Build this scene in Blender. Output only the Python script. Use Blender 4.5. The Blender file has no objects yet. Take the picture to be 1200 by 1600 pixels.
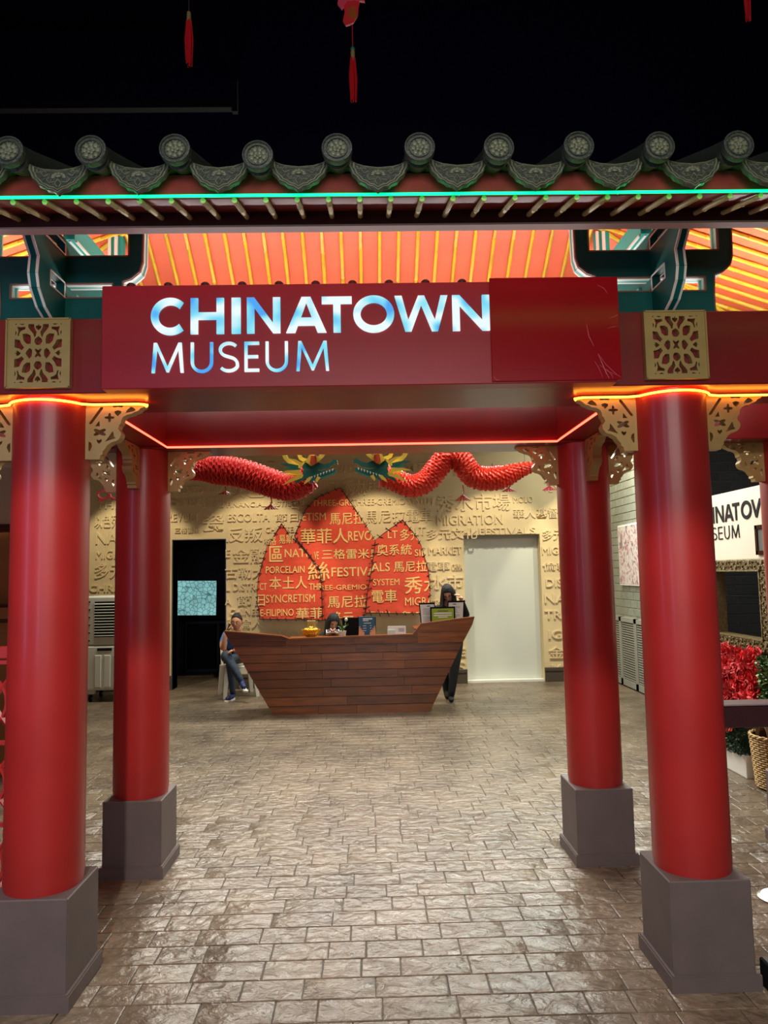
import bpy, bmesh, math, random
import numpy as np
from mathutils import Vector, Matrix
random.seed(7)
SC = bpy.context.scene
COL = SC.collection
R = math.radians
PI = math.pi

def lin(r, g=None, b=None):
    if g is None: r, g, b = r
    f = lambda c: (c/255)/12.92 if c <= 10.3 else (((c/255)+.055)/1.055)**2.4
    return (f(r), f(g), f(b), 1.0)

# ------------------------------------------------------------------ camera
F = 1136.1
CAM = Vector((0, 0, 1.6))
pi_, ya_, ro_ = R(4.7277), R(1.183), R(-1.1154)
fw = Vector((math.sin(ya_)*math.cos(pi_), math.cos(ya_)*math.cos(pi_), math.sin(pi_)))
rt = Vector((math.cos(ya_), -math.sin(ya_), 0)); up = rt.cross(fw)
RT = rt*math.cos(ro_)+up*math.sin(ro_); UP = -rt*math.sin(ro_)+up*math.cos(ro_)
cd = bpy.data.cameras.new('camera'); cam = bpy.data.objects.new('camera', cd); COL.objects.link(cam)
cd.sensor_fit = 'VERTICAL'; cd.sensor_height = 36; cd.sensor_width = 27; cd.lens = 36*F/1600
cd.clip_start = .05; cd.clip_end = 100
cam.matrix_world = Matrix(((RT.x, UP.x, -fw.x, CAM.x), (RT.y, UP.y, -fw.y, CAM.y), (RT.z, UP.z, -fw.z, CAM.z), (0, 0, 0, 1)))
SC.camera = cam
def aty(u, v, y):      # point of the plane at depth y that lies on a sight line (for measuring the photograph)
    d = fw*F+RT*(u-600)-UP*(v-800); return CAM+d*(y/d.y)
def atx(u, v, x):
    d = fw*F+RT*(u-600)-UP*(v-800); return CAM+d*(x/d.x)
SC.view_settings.view_transform = 'Standard'; SC.view_settings.look = 'None'
SC.view_settings.gamma = 1; SC.view_settings.use_curve_mapping = False
SC.view_settings.exposure = 0.0
W = bpy.data.worlds.new('world'); SC.world = W; W.use_nodes = True
W.node_tree.nodes['Background'].inputs[0].default_value = lin(70, 80, 110)
W.node_tree.nodes['Background'].inputs[1].default_value = .02

# ------------------------------------------------------------------ lamps
def aim(o, to): o.rotation_euler = (Vector(to)-o.location).to_track_quat('-Z', 'Y').to_euler()
def area(name, loc, to, sx, sy, watts, col=(1, 1, 1), spread=180):
    l = bpy.data.lights.new(name, 'AREA'); l.shape = 'RECTANGLE'; l.size = sx; l.size_y = sy; l.energy = watts; l.color = col
    l.spread = R(spread)
    o = bpy.data.objects.new(name, l); COL.objects.link(o); o.location = loc; aim(o, to); return o
def spot(name, loc, to, watts, deg, blend=.3, rad=.05, col=(1, 1, 1)):
    l = bpy.data.lights.new(name, 'SPOT'); l.energy = watts; l.spot_size = R(deg); l.spot_blend = blend; l.shadow_soft_size = rad; l.color = col
    o = bpy.data.objects.new(name, l); COL.objects.link(o); o.location = loc; aim(o, to); return o
WARM = (1, .86, .62); COOL = (.86, .93, 1)
spot('front_down_lamp', (-.5, -1.0, 4.7), (-.5, -.999, 0), 820, 113, .06, .05, (1, .93, .86))
area('front_fill_panel', (.3, -2.4, 2.55), (0, 3.0, 2.2), 3.4, .9, 95, (1, .93, .88))
area('front_low_panel', (0, -.8, 4.6), (0, 2.4, .2), 1.6, .8, 14, (1, .95, .9))
area('front_streak_light', (-1.75, -.9, 1.9), (-1.2, 3, 1.6), .35, 1.9, 16, (.55, .6, 1))  # bluish source out of view, added for the streak on the front columns
area('side_streak_light', (-2.9, 1.3, 1.9), (1.3, 3, 1.5), .25, 1.6, 9, (.6, .58, 1))  # second unseen bluish light, added for the streak on the other column
for x, c in ((-1.7, (1, .95, .82)), (.3, (1, .97, .88)), (2.2, (.93, 1, .9))):
    area('hall_panel_light', (x, 9.1, 3.75), (x*.6, 4.2, 0), 1.3, .8, 135, c)
area('hall_panel_light', (0, 6.2, 4.2), (0, 6.0, 0), 3.4, .9, 74, (1, .95, .85), 95)
for x in (-3.3, -1.6, 0.1, 1.8, 3.1):
    spot('wall_wash_lamp', (x, 9.1, 3.75), (x*1.02, 10.5, 1.0), 165, 57, .3, .04, WARM)
area('gate_roof_strip_lamp', (0, 3.42, 2.68), (0, 3.75, 3.4), 3.6, .08, 24, (1, .93, .88))
area('gate_roof_edge_lamp', (0, 3.36, 2.67), (0, 2.6, 3.1), 4.4, .06, 20, (1, .97, .95))
area('gate_roof_strip_lamp', (1.95, 3.3, 2.68), (2.0, 3.9, 3.4), .9, .1, 9, (1, .93, .88))
area('gate_roof_strip_lamp', (-1.95, 3.3, 2.68), (-2.0, 3.9, 3.4), .9, .1, 9, (1, .93, .88))
area('alcove_panel_light', (2.2, 5.6, 3.3), (2.9, 5.8, .7), .6, .6, 27, (1, .96, .88))
area('poster_wall_light', (2.6, 9.2, 3.6), (3.44, 9.8, 1.5), .4, .4, 22, (.95, 1, .92))

# ------------------------------------------------------------------ materials
M = {}
def mat(name, col, rough=.5, metal=0, var=0, vscale=8, bump=0, bscale=40, emit=None, estr=0, coat=0, stretch=None, rand=0, spec=None, vcol=None, sheen=0, trans=0, bdist=.01):
    m = bpy.data.materials.new(name); m.use_nodes = True; nt = m.node_tree; b = nt.nodes['Principled BSDF']
    c = lin(col); b.inputs['Base Color'].default_value = c
    b.inputs['Roughness'].default_value = rough; b.inputs['Metallic'].default_value = metal
    if coat: b.inputs['Coat Weight'].default_value = coat; b.inputs['Coat Roughness'].default_value = .15
    if spec is not None: b.inputs['Specular IOR Level'].default_value = spec
    if trans: b.inputs['Transmission Weight'].default_value = trans
    if emit: b.inputs['Emission Color'].default_value = lin(emit); b.inputs['Emission Strength'].default_value = estr
    N = nt.nodes.new; L = nt.links.new
    tc = N('ShaderNodeTexCoord'); mp = N('ShaderNodeMapping'); L(tc.outputs['Object'], mp.inputs[0])
    if stretch: mp.inputs['Scale'].default_value = stretch
    if var or rand:
        nz = N('ShaderNodeTexNoise'); nz.inputs['Scale'].default_value = vscale; nz.inputs['Detail'].default_value = 5
        L(mp.outputs[0], nz.inputs['Vector'])
        if rand:
            oi = N('ShaderNodeObjectInfo'); ad = N('ShaderNodeVectorMath'); ad.operation = 'ADD'
            cx = N('ShaderNodeCombineXYZ'); mu = N('ShaderNodeMath'); mu.operation = 'MULTIPLY'; mu.inputs[1].default_value = 37
            L(oi.outputs['Random'], mu.inputs[0]); L(mu.outputs[0], cx.inputs[0]); L(mu.outputs[0], cx.inputs[2])
            L(mp.outputs[0], ad.inputs[0]); L(cx.outputs[0], ad.inputs[1]); L(ad.outputs[0], nz.inputs['Vector'])
        rp = N('ShaderNodeValToRGB'); rp.color_ramp.elements[0].position = .3; rp.color_ramp.elements[1].position = .7
        d = vcol and lin(vcol) or tuple(x*(1-var) for x in c[:3])+(1,)
        rp.color_ramp.elements[0].color = d; rp.color_ramp.elements[1].color = tuple(min(1, x*(1+var*.5)) for x in c[:3])+(1,)
        L(nz.outputs[0], rp.inputs[0]); out = rp.outputs[0]
        if rand:
            mr = N('ShaderNodeMapRange'); mr.inputs[3].default_value = 1-rand; mr.inputs[4].default_value = 1+rand*.6
            L(oi.outputs['Random'], mr.inputs[0])
            mx = N('ShaderNodeMix'); mx.data_type = 'RGBA'; mx.blend_type = 'MULTIPLY'; mx.inputs[0].default_value = 1
            L(out, mx.inputs[6]); L(mr.outputs[0], mx.inputs[7]); out = mx.outputs[2]
        L(out, b.inputs['Base Color'])
    if bump:
        nb = N('ShaderNodeTexNoise'); nb.inputs['Scale'].default_value = bscale; nb.inputs['Detail'].default_value = 4
        L(mp.outputs[0], nb.inputs['Vector']); bp = N('ShaderNodeBump'); bp.inputs['Strength'].default_value = bump; bp.inputs['Distance'].default_value = bdist
        L(nb.outputs[0], bp.inputs['Height']); L(bp.outputs[0], b.inputs['Normal'])
    M[name] = m; return m
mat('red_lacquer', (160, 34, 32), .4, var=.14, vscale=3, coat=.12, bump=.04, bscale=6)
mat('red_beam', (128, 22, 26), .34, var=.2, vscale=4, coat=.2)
mat('sign_red', (158, 18, 38), .33, var=.08, vscale=5)
mat('film_red', (150, 3, 18), .2, var=.06, vscale=3)
mat('crease', (205, 90, 100), .35)
mat('plinth_grey', (92, 80, 78), .55, var=.12, vscale=6, bump=.1, bscale=60)
mat('gold', (176, 150, 92), .42, metal=.35, var=.12, vscale=10)
mat('bamboo_gold', (208, 172, 44), .42, metal=.0, var=.2, vscale=20)
mat('bamboo_pale', (204, 184, 116), .45, var=.2, vscale=20)
mat('roof_orange', (214, 100, 66), .5, var=.12, vscale=6, bump=.1, bscale=30)
mat('eave_red', (150, 58, 52), .35, var=.25, vscale=12)
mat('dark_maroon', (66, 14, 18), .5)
mat('lamplit_edge', (196, 160, 152), .5)  # eave beam's underside, lamp light put into its pale colour
mat('tile', (66, 74, 62), .38, var=.3, vscale=30, bump=.5, bscale=120, coat=.2)
mat('tile_relief', (120, 126, 98), .4, var=.3, vscale=60)
mat('teal_dark', (4, 88, 84), .55, spec=.2, var=.12, vscale=3)
mat('teal', (32, 160, 150), .45)
mat('white_paint', (226, 226, 216), .5)
mat('trim_brown', (120, 92, 78), .5)
mat('neon_orange', (255, 150, 50), emit=(255, 120, 25), estr=4)
mat('neon_core', (255, 200, 130), emit=(255, 140, 36), estr=13)
mat('neon_red', (255, 80, 60), emit=(255, 80, 58), estr=6)
mat('neon_green', (20, 220, 170), emit=(0, 214, 96), estr=5.5)
mat('plaster', (216, 196, 150), .78, var=.06, vscale=3, bump=.12, bscale=50)
mat('plaster_letter', (220, 200, 156), .78, bump=.1, bscale=50)
mat('navy', (30, 42, 66), .6)
mat('black', (10, 10, 11), .8, spec=.2)
mat('black_gloss', (10, 10, 11), .2)
mat('pipe_dark', (2, 2, 4), .9, spec=.1)
mat('ceiling_black', (3, 3, 12), 1, spec=0)
mat('door_white', (208, 214, 204), .35, var=.03, vscale=2)
mat('baseboard', (74, 64, 52), .5)
mat('sail', (220, 74, 44), .62, var=.14, vscale=3, bump=.35, bscale=7, bdist=.03)
mat('sail_print', (236, 196, 120), .6)
mat('rope', (42, 30, 24), .8)
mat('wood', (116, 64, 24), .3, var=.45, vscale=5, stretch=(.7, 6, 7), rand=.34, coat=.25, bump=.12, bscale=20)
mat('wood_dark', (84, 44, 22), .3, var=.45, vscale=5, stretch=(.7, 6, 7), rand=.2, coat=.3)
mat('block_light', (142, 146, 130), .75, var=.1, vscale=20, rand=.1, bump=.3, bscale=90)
mat('block_dark', (66, 70, 70), .75, var=.15, vscale=20, rand=.15, bump=.3, bscale=90)  # alcove blocks: slightly darker grey, with the dimmer light painted in
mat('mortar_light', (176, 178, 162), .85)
mat('mortar_dark', (92, 96, 94), .85)  # darkened along with the alcove blocks, dim light in the colour
mat('louvre_grey', (150, 150, 138), .5)
mat('cooler_white', (196, 200, 188), .4)
mat('plastic_white', (212, 208, 192), .35)
mat('cream', (232, 218, 186), .6)
mat('backdrop_white', (236, 224, 204), .6)
mat('brown_wall', (168, 118, 70), .6, var=.1, vscale=4)
mat('brown_cabinet', (92, 48, 34), .4, var=.2, vscale=6)
mat('skin', (214, 166, 138), .5)
mat('skin_tan', (200, 142, 108), .5)
mat('hair', (11, 8, 8), .6, bump=.8, bscale=60, bdist=.01, stretch=(3, 3, .5))
mat('blue_shirt', (70, 130, 200), .8)
mat('jeans', (46, 60, 76), .85, var=.35, vscale=25)
mat('black_cloth', (9, 9, 11), .85)
mat('shoe_blue', (26, 44, 92), .6)
mat('eye_dark', (24, 16, 14), .3)
mat('eye_white', (225, 220, 212), .3)
mat('lip', (158, 84, 78), .5)
mat('glass_frame', (30, 26, 26), .3)
mat('steel', (190, 190, 190), .25, metal=1)
mat('paper', (228, 228, 222), .6)
mat('poster_blue', (28, 84, 112), .5)
mat('hand_peach', (226, 160, 120), .6)
mat('lime', (142, 168, 36), .5)
mat('ink', (70, 74, 78), .6)
mat('gold_bright', (226, 184, 70), .25, metal=.8)
mat('leaf', (58, 104, 44), .55, var=.4, vscale=30, rand=.3)
mat('leaf_dark', (34, 66, 40), .55, var=.4, vscale=30)
mat('leaf_light', (150, 176, 110), .55)
mat('flower_red', (232, 36, 40), .6, var=.35, vscale=30, rand=.25, vcol=(150, 8, 16))
mat('wicker', (196, 164, 106), .6, var=.25, vscale=60)
mat('wicker_dark', (110, 80, 50), .6)
mat('ornate_gold', (122, 104, 62), .4, metal=.4, var=.4, vscale=60, bump=.8, bscale=150)
mat('rail_wood', (50, 26, 28), .3, coat=.4)
mat('rail_top', (120, 104, 108), .35)
mat('dragon_red', (178, 16, 20), .6, var=.2, vscale=30)
mat('dragon_orange', (236, 62, 26), .4, var=.3, vscale=30)
mat('dragon_yellow', (224, 190, 70), .5)
mat('dragon_green', (22, 96, 84), .5)
mat('dragon_vermilion', (196, 72, 36), .5)
mat('pink', (204, 60, 84), .5)
mat('tassel_red', (196, 24, 34), .55)
mat('grey_felt', (96, 96, 92), .7)
mat('lamp_white', (235, 235, 230), .4, emit=(255, 255, 250), estr=.6)

def nodemat(name, fn):
    m = bpy.data.materials.new(name); m.use_nodes = True; fn(m.node_tree, m.node_tree.nodes['Principled BSDF']); M[name] = m
def stone(nt, b):      # stamped stone: brown grey, glossy, riven surface; colour differs from stone to stone through a world position cell
    N = nt.nodes.new; L = nt.links.new
    g = N('ShaderNodeNewGeometry')
    n1 = N('ShaderNodeTexNoise'); n1.inputs['Scale'].default_value = 2.2; n1.inputs['Detail'].default_value = 6; L(g.outputs['Position'], n1.inputs['Vector'])
    rp = N('ShaderNodeValToRGB'); e = rp.color_ramp.elements; e[0].position = .3; e[1].position = .7
    e[0].color = lin(84, 71, 57); e[1].color = lin(124, 109, 90); L(n1.outputs[0], rp.inputs[0])
    n2 = N('ShaderNodeTexNoise'); n2.inputs['Scale'].default_value = 26; n2.inputs['Detail'].default_value = 5; L(g.outputs['Position'], n2.inputs['Vector'])
    mx = N('ShaderNodeMix'); mx.data_type = 'RGBA'; mx.blend_type = 'OVERLAY'; mx.inputs[0].default_value = .55
    L(rp.outputs[0], mx.inputs[6]); L(n2.outputs[0], mx.inputs[7]); L(mx.outputs[2], b.inputs['Base Color'])
    mr = N('ShaderNodeMapRange'); mr.inputs[3].default_value = .22; mr.inputs[4].default_value = .42; L(n2.outputs[0], mr.inputs[0]); L(mr.outputs[0], b.inputs['Roughness'])
    mp = N('ShaderNodeMapping'); mp.inputs['Scale'].default_value = (1, 1.25, 1); mp.inputs['Rotation'].default_value = (0, 0, .5); L(g.outputs['Position'], mp.inputs[0])
    n3 = N('ShaderNodeTexNoise'); n3.inputs['Scale'].default_value = 13; n3.inputs['Detail'].default_value = 6; n3.inputs['Roughness'].default_value = .52; n3.inputs['Distortion'].default_value = .35; L(mp.outputs[0], n3.inputs['Vector'])
    bp = N('ShaderNodeBump'); bp.inputs['Strength'].default_value = .95; bp.inputs['Distance'].default_value = .02
    L(n3.outputs[0], bp.inputs['Height']); L(bp.outputs[0], b.inputs['Normal'])
    b.inputs['Specular IOR Level'].default_value = .62
nodemat('stone', stone)
mat('grout', (56, 47, 40), .6)
def screenmat(nt, b):
    N = nt.nodes.new; L = nt.links.new
    tc = N('ShaderNodeTexCoord'); v = N('ShaderNodeTexVoronoi'); v.feature = 'DISTANCE_TO_EDGE'; v.inputs['Scale'].default_value = 16; v.inputs['Randomness'].default_value = .8
    n = N('ShaderNodeTexNoise'); n.inputs['Scale'].default_value = 6; L(tc.outputs['Object'], v.inputs['Vector']); L(tc.outputs['Object'], n.inputs['Vector'])
    rp = N('ShaderNodeValToRGB'); e = rp.color_ramp.elements; e[0].position = .02; e[0].color = lin(70, 108, 112); e[1].position = .09; e[1].color = lin(128, 184, 182)
    L(v.outputs['Distance'], rp.inputs[0])
    mx = N('ShaderNodeMix'); mx.data_type = 'RGBA'; mx.blend_type = 'OVERLAY'; mx.inputs[0].default_value = .5; L(rp.outputs[0], mx.inputs[6]); L(n.outputs[0], mx.inputs[7])
    b.inputs['Base Color'].default_value = (0, 0, 0, 1); L(mx.outputs[2], b.inputs['Emission Color']); b.inputs['Emission Strength'].default_value = .95
nodemat('screen', screenmat)
def lettermat(nt, b):  # lit acrylic faces: white to blue
    N = nt.nodes.new; L = nt.links.new
    g = N('ShaderNodeNewGeometry'); mp = N('ShaderNodeMapping'); mp.inputs['Scale'].default_value = (1, 1, 1.1); L(g.outputs['Position'], mp.inputs[0])
    n = N('ShaderNodeTexNoise'); n.inputs['Scale'].default_value = 9; n.inputs['Detail'].default_value = 1; L(mp.outputs[0], n.inputs['Vector'])
    rp = N('ShaderNodeValToRGB'); e = rp.color_ramp.elements; e[0].position = .34; e[0].color = lin(60, 160, 242); e[1].position = .58; e[1].color = lin(240, 255, 255)
    k = e.new(.45); k.color = lin(130, 228, 246)
    L(n.outputs[0], rp.inputs[0]); b.inputs['Base Color'].default_value = lin(60, 90, 110)
    L(rp.outputs[0], b.inputs['Emission Color']); b.inputs['Emission Strength'].default_value = .92
nodemat('lit_acrylic', lettermat)
def postermat(nt, b):
    N = nt.nodes.new; L = nt.links.new
    tc = N('ShaderNodeTexCoord'); n = N('ShaderNodeTexNoise'); n.inputs['Scale'].default_value = 7; n.inputs['Detail'].default_value = 6; n.inputs['Distortion'].default_value = 3
    L(tc.outputs['Object'], n.inputs['Vector']); rp = N('ShaderNodeValToRGB'); e = rp.color_ramp.elements
    e[0].position = .36; e[0].color = lin(120, 112, 116); e[1].position = .52; e[1].color = lin(206, 200, 196)
    k = e.new(.45); k.color = lin(190, 140, 142)
    L(n.outputs[0], rp.inputs[0]); L(rp.outputs[0], b.inputs['Base Color'])
nodemat('map_poster', postermat)

# ------------------------------------------------------------------ mesh helpers
class MB:
    def __init__(s): s.v = []; s.f = []; s.m = []; s.mats = []
    def _mi(s, mt):
        if mt is None: return 0
        if mt not in s.mats: s.mats.append(mt)
        return s.mats.index(mt)
    def add(s, vs, fs, mt=None):
        o = len(s.v); s.v += [tuple(p) for p in vs]; s.f += [tuple(i+o for i in f) for f in fs]; s.m += [s._mi(mt)]*len(fs); return s
    def box(s, x0, x1, y0, y1, z0, z1, mt=None, bev=0):
        if bev:
            bm = bmesh.new(); bmesh.ops.create_cube(bm, size=1)
            for v in bm.verts: v.co = Vector((x0+(x1-x0)*(v.co.x+.5), y0+(y1-y0)*(v.co.y+.5), z0+(z1-z0)*(v.co.z+.5)))
            bmesh.ops.bevel(bm, geom=bm.edges[:], offset=bev, segments=1, affect='EDGES')
            bm.verts.index_update(); s.add([v.co.copy() for v in bm.verts], [[v.index for v in f.verts] for f in bm.faces], mt); bm.free(); return s
        v = [(x, y, z) for x in (x0, x1) for y in (y0, y1) for z in (z0, z1)]
        return s.add(v, [(0, 1, 3, 2), (4, 6, 7, 5), (0, 4, 5, 1), (2, 3, 7, 6), (0, 2, 6, 4), (1, 5, 7, 3)], mt)
    def bar(s, a, b, w, h, mt=None, upv=(0, 0, 1)):
        a, b = Vector(a), Vector(b); d = (b-a).normalized(); u = Vector(upv)
        if abs(d.dot(u)) > .98: u = Vector((0, 1, 0))
        x = d.cross(u).normalized(); y = x.cross(d).normalized()
        vs = [p+x*(i*w/2)+y*(j*h/2) for p in (a, b) for i, j in ((-1, -1), (1, -1), (1, 1), (-1, 1))]
        return s.add(vs, [(3, 2, 1, 0), (4, 5, 6, 7), (0, 1, 5, 4), (1, 2, 6, 5), (2, 3, 7, 6), (3, 0, 4, 7)], mt)
    def tube(s, pts, r, n=8, mt=None, caps=True, squash=1):
        pts = [Vector(p) for p in pts]; rs = r if isinstance(r, (list, tuple)) else [r]*len(pts)
        vs, fs = [], []; prev = None
        for i, p in enumerate(pts):
            t = ((pts[min(i+1, len(pts)-1)]-pts[max(i-1, 0)])).normalized()
            if prev is None:
                a = Vector((0, 0, 1)) if abs(t.z) < .9 else Vector((0, 1, 0)); x = t.cross(a).normalized()
            else: x = (prev-t*prev.dot(t)).normalized()
            prev = x; y = t.cross(x)
            for k in range(n):
                an = 2*PI*k/n; vs.append(p+x*(math.cos(an)*rs[i])+y*(math.sin(an)*rs[i]*squash))
        for i in range(len(pts)-1):
            for k in range(n): fs.append((i*n+k, i*n+(k+1) % n, (i+1)*n+(k+1) % n, (i+1)*n+k))
        if caps: fs.append(tuple(range(n))[::-1]); fs.append(tuple((len(pts)-1)*n+k for k in range(n)))
        return s.add(vs, fs, mt)
    def lathe(s, prof, c=(0, 0, 0), n=24, mt=None, axis='z', caps=True):
        vs, fs = [], []
        for r, h in prof:
            for k in range(n):
                a = 2*PI*k/n; x, y = r*math.cos(a), r*math.sin(a)
                p = (x, y, h) if axis == 'z' else (x, -h, y) if axis == 'y' else (h, x, y)
                vs.append((c[0]+p[0], c[1]+p[1], c[2]+p[2]))
        for i in range(len(prof)-1):
            for k in range(n): fs.append((i*n+k, i*n+(k+1) % n, (i+1)*n+(k+1) % n, (i+1)*n+k))
        if caps: fs.append(tuple(range(n))[::-1]); fs.append(tuple((len(prof)-1)*n+k for k in range(n)))
        return s.add(vs, fs, mt)
    def prism(s, poly, a, b, plane='xz', mt=None):   # poly extruded between depths a and b
        f = {'xz': lambda p, d: (p[0], d, p[1]), 'yz': lambda p, d: (d, p[0], p[1]), 'xy': lambda p, d: (p[0], p[1], d)}[plane]
        n = len(poly); vs = [f(p, a) for p in poly]+[f(p, b) for p in poly]
        return s.add(vs, [tuple(range(n)), tuple(range(n, 2*n))[::-1]]+[(i, (i+1) % n, n+(i+1) % n, n+i) for i in range(n)], mt)
    def ball(s, c, r, n=10, m=7, mt=None, sc=(1, 1, 1)):
        vs, fs = [], []
        for i in range(1, m):
            t = PI*i/m
            for k in range(n):
                a = 2*PI*k/n; vs.append((c[0]+r*sc[0]*math.sin(t)*math.cos(a), c[1]+r*sc[1]*math.sin(t)*math.sin(a), c[2]+r*sc[2]*math.cos(t)))
        vs += [(c[0], c[1], c[2]+r*sc[2]), (c[0], c[1], c[2]-r*sc[2])]; T = len(vs)-2
        for i in range(m-2):
            for k in range(n): fs.append((i*n+k, (i+1)*n+k, (i+1)*n+(k+1) % n, i*n+(k+1) % n))
        for k in range(n): fs.append((T, k, (k+1) % n)); fs.append((T+1, (m-2)*n+(k+1) % n, (m-2)*n+k))
        return s.add(vs, fs, mt)
    def mesh(s, me, fn=lambda p: p, mt=None):
        return s.add([fn(v.co) for v in me.vertices], [tuple(p.vertices) for p in me.polygons], mt)
    def build(s, name, mt, parent=None, world=True, smooth=35):
        me = bpy.data.meshes.new(name)
        o0 = Vector((0, 0, 0))
        if parent is not None and world: o0 = root_loc(parent)
        me.from_pydata([(p[0]-o0.x, p[1]-o0.y, p[2]-o0.z) for p in s.v], [], s.f)
        if s.mats:
            for q in s.mats: me.materials.append(M[q])
            me.polygons.foreach_set('material_index', s.m)
        else: me.materials.append(M[mt])
        bm = bmesh.new(); bm.from_mesh(me); bmesh.ops.recalc_face_normals(bm, faces=bm.faces); bm.to_mesh(me); bm.free()
        if smooth:
            me.polygons.foreach_set('use_smooth', [True]*len(me.polygons)); me.set_sharp_from_angle(angle=R(smooth))
        me.update()
        o = bpy.data.objects.new(name, me); COL.objects.link(o)
        if parent is not None: o.parent = parent
        return o
def root_loc(o):
    v = Vector((0, 0, 0))
    while o is not None: v += o.location; o = o.parent
    return v
def tag(o, label, cat, group=None, kind=None):
    if label: o['label'] = label
    if cat: o['category'] = cat
    if group: o['group'] = group
    if kind: o['kind'] = kind
    return o
def struct(o): o['kind'] = 'structure'; return o
def thing(name, loc, label, cat, group=None, rz=0):
    o = bpy.data.objects.new(name, None); COL.objects.link(o); o.location = loc; o.rotation_euler = (0, 0, rz); o.empty_display_size = .1
    return tag(o, label, cat, group)
def copy_tree(o, parent=None, ch=None):
    c = o.copy(); COL.objects.link(c); c.parent = parent
    for k in [q for q in COL.objects if q.parent == o]: copy_tree(k, c)
    return c
DG = None
def curve_mesh(loops, depth, cuts=None):
    """flat plate from outline and hole loops (x, y), extruded +-depth/2 in z"""
    c = bpy.data.curves.new('c', 'CURVE'); c.dimensions = '2D'; c.fill_mode = 'BOTH'; c.extrude = depth/2
    for lp in loops:
        sp = c.splines.new('POLY'); sp.points.add(len(lp)-1); sp.use_cyclic_u = True
        for i, p in enumerate(lp): sp.points[i].co = (p[0], p[1], 0, 1)
    o = bpy.data.objects.new('c', c); COL.objects.link(o)
    me = bpy.data.meshes.new_from_object(o.evaluated_get(bpy.context.evaluated_depsgraph_get()))
    bpy.data.objects.remove(o); bpy.data.curves.remove(c); return me
_tc = {}
def text_data(body, bold):
    k = (body, bold)
    if k not in _tc:
        c = bpy.data.curves.new('t', 'FONT'); c.body = body; c.extrude = .5; c.offset = .001 if 'M' in body else min(bold, .007); c.resolution_u = 3
        o = bpy.data.objects.new('t', c); COL.objects.link(o)
        me = bpy.data.meshes.new_from_object(o.evaluated_get(bpy.context.evaluated_depsgraph_get()))
        bpy.data.objects.remove(o); bpy.data.curves.remove(c)
        a = np.empty(len(me.vertices)*3); me.vertices.foreach_get('co', a); a = a.reshape(-1, 3)
        _tc[k] = (me, a.min(0), a.max(0))
    return _tc[k]
def fit_text(mb, body, x0, x1, z0, z1, y, depth, bold=0, mt=None, fn=None):
    """text filling the box x0..x1, z0..z1 whose front stands at y-depth"""
    me, lo, hi = text_data(body, bold); sx = (x1-x0)/(hi[0]-lo[0]); sz = (z1-z0)/(hi[1]-lo[1])
    g = lambda p: (x0+(p[0]-lo[0])*sx, y-(p[2]+.5)*depth, z0+(p[1]-lo[1])*sz)
    mb.mesh(me, (lambda p: fn(g(p))) if fn else g, mt)
def arc(cx, cy, r, a0, a1, n=12, ry=None):
    ry = ry or r; return [(cx+r*math.cos(R(a0+(a1-a0)*i/n)), cy+ry*math.sin(R(a0+(a1-a0)*i/n))) for i in range(n+1)]
def stroke(path, w):     # open path to outline polygon
    L_, R_ = [], []
    for i, p in enumerate(path):
        a = path[max(i-1, 0)]; b = path[min(i+1, len(path)-1)]
        dx, dy = b[0]-a[0], b[1]-a[1]; l = math.hypot(dx, dy); nx, ny = -dy/l*w/2, dx/l*w/2
        L_.append((p[0]+nx, p[1]+ny)); R_.append((p[0]-nx, p[1]-ny))
    return L_+R_[::-1]

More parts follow.
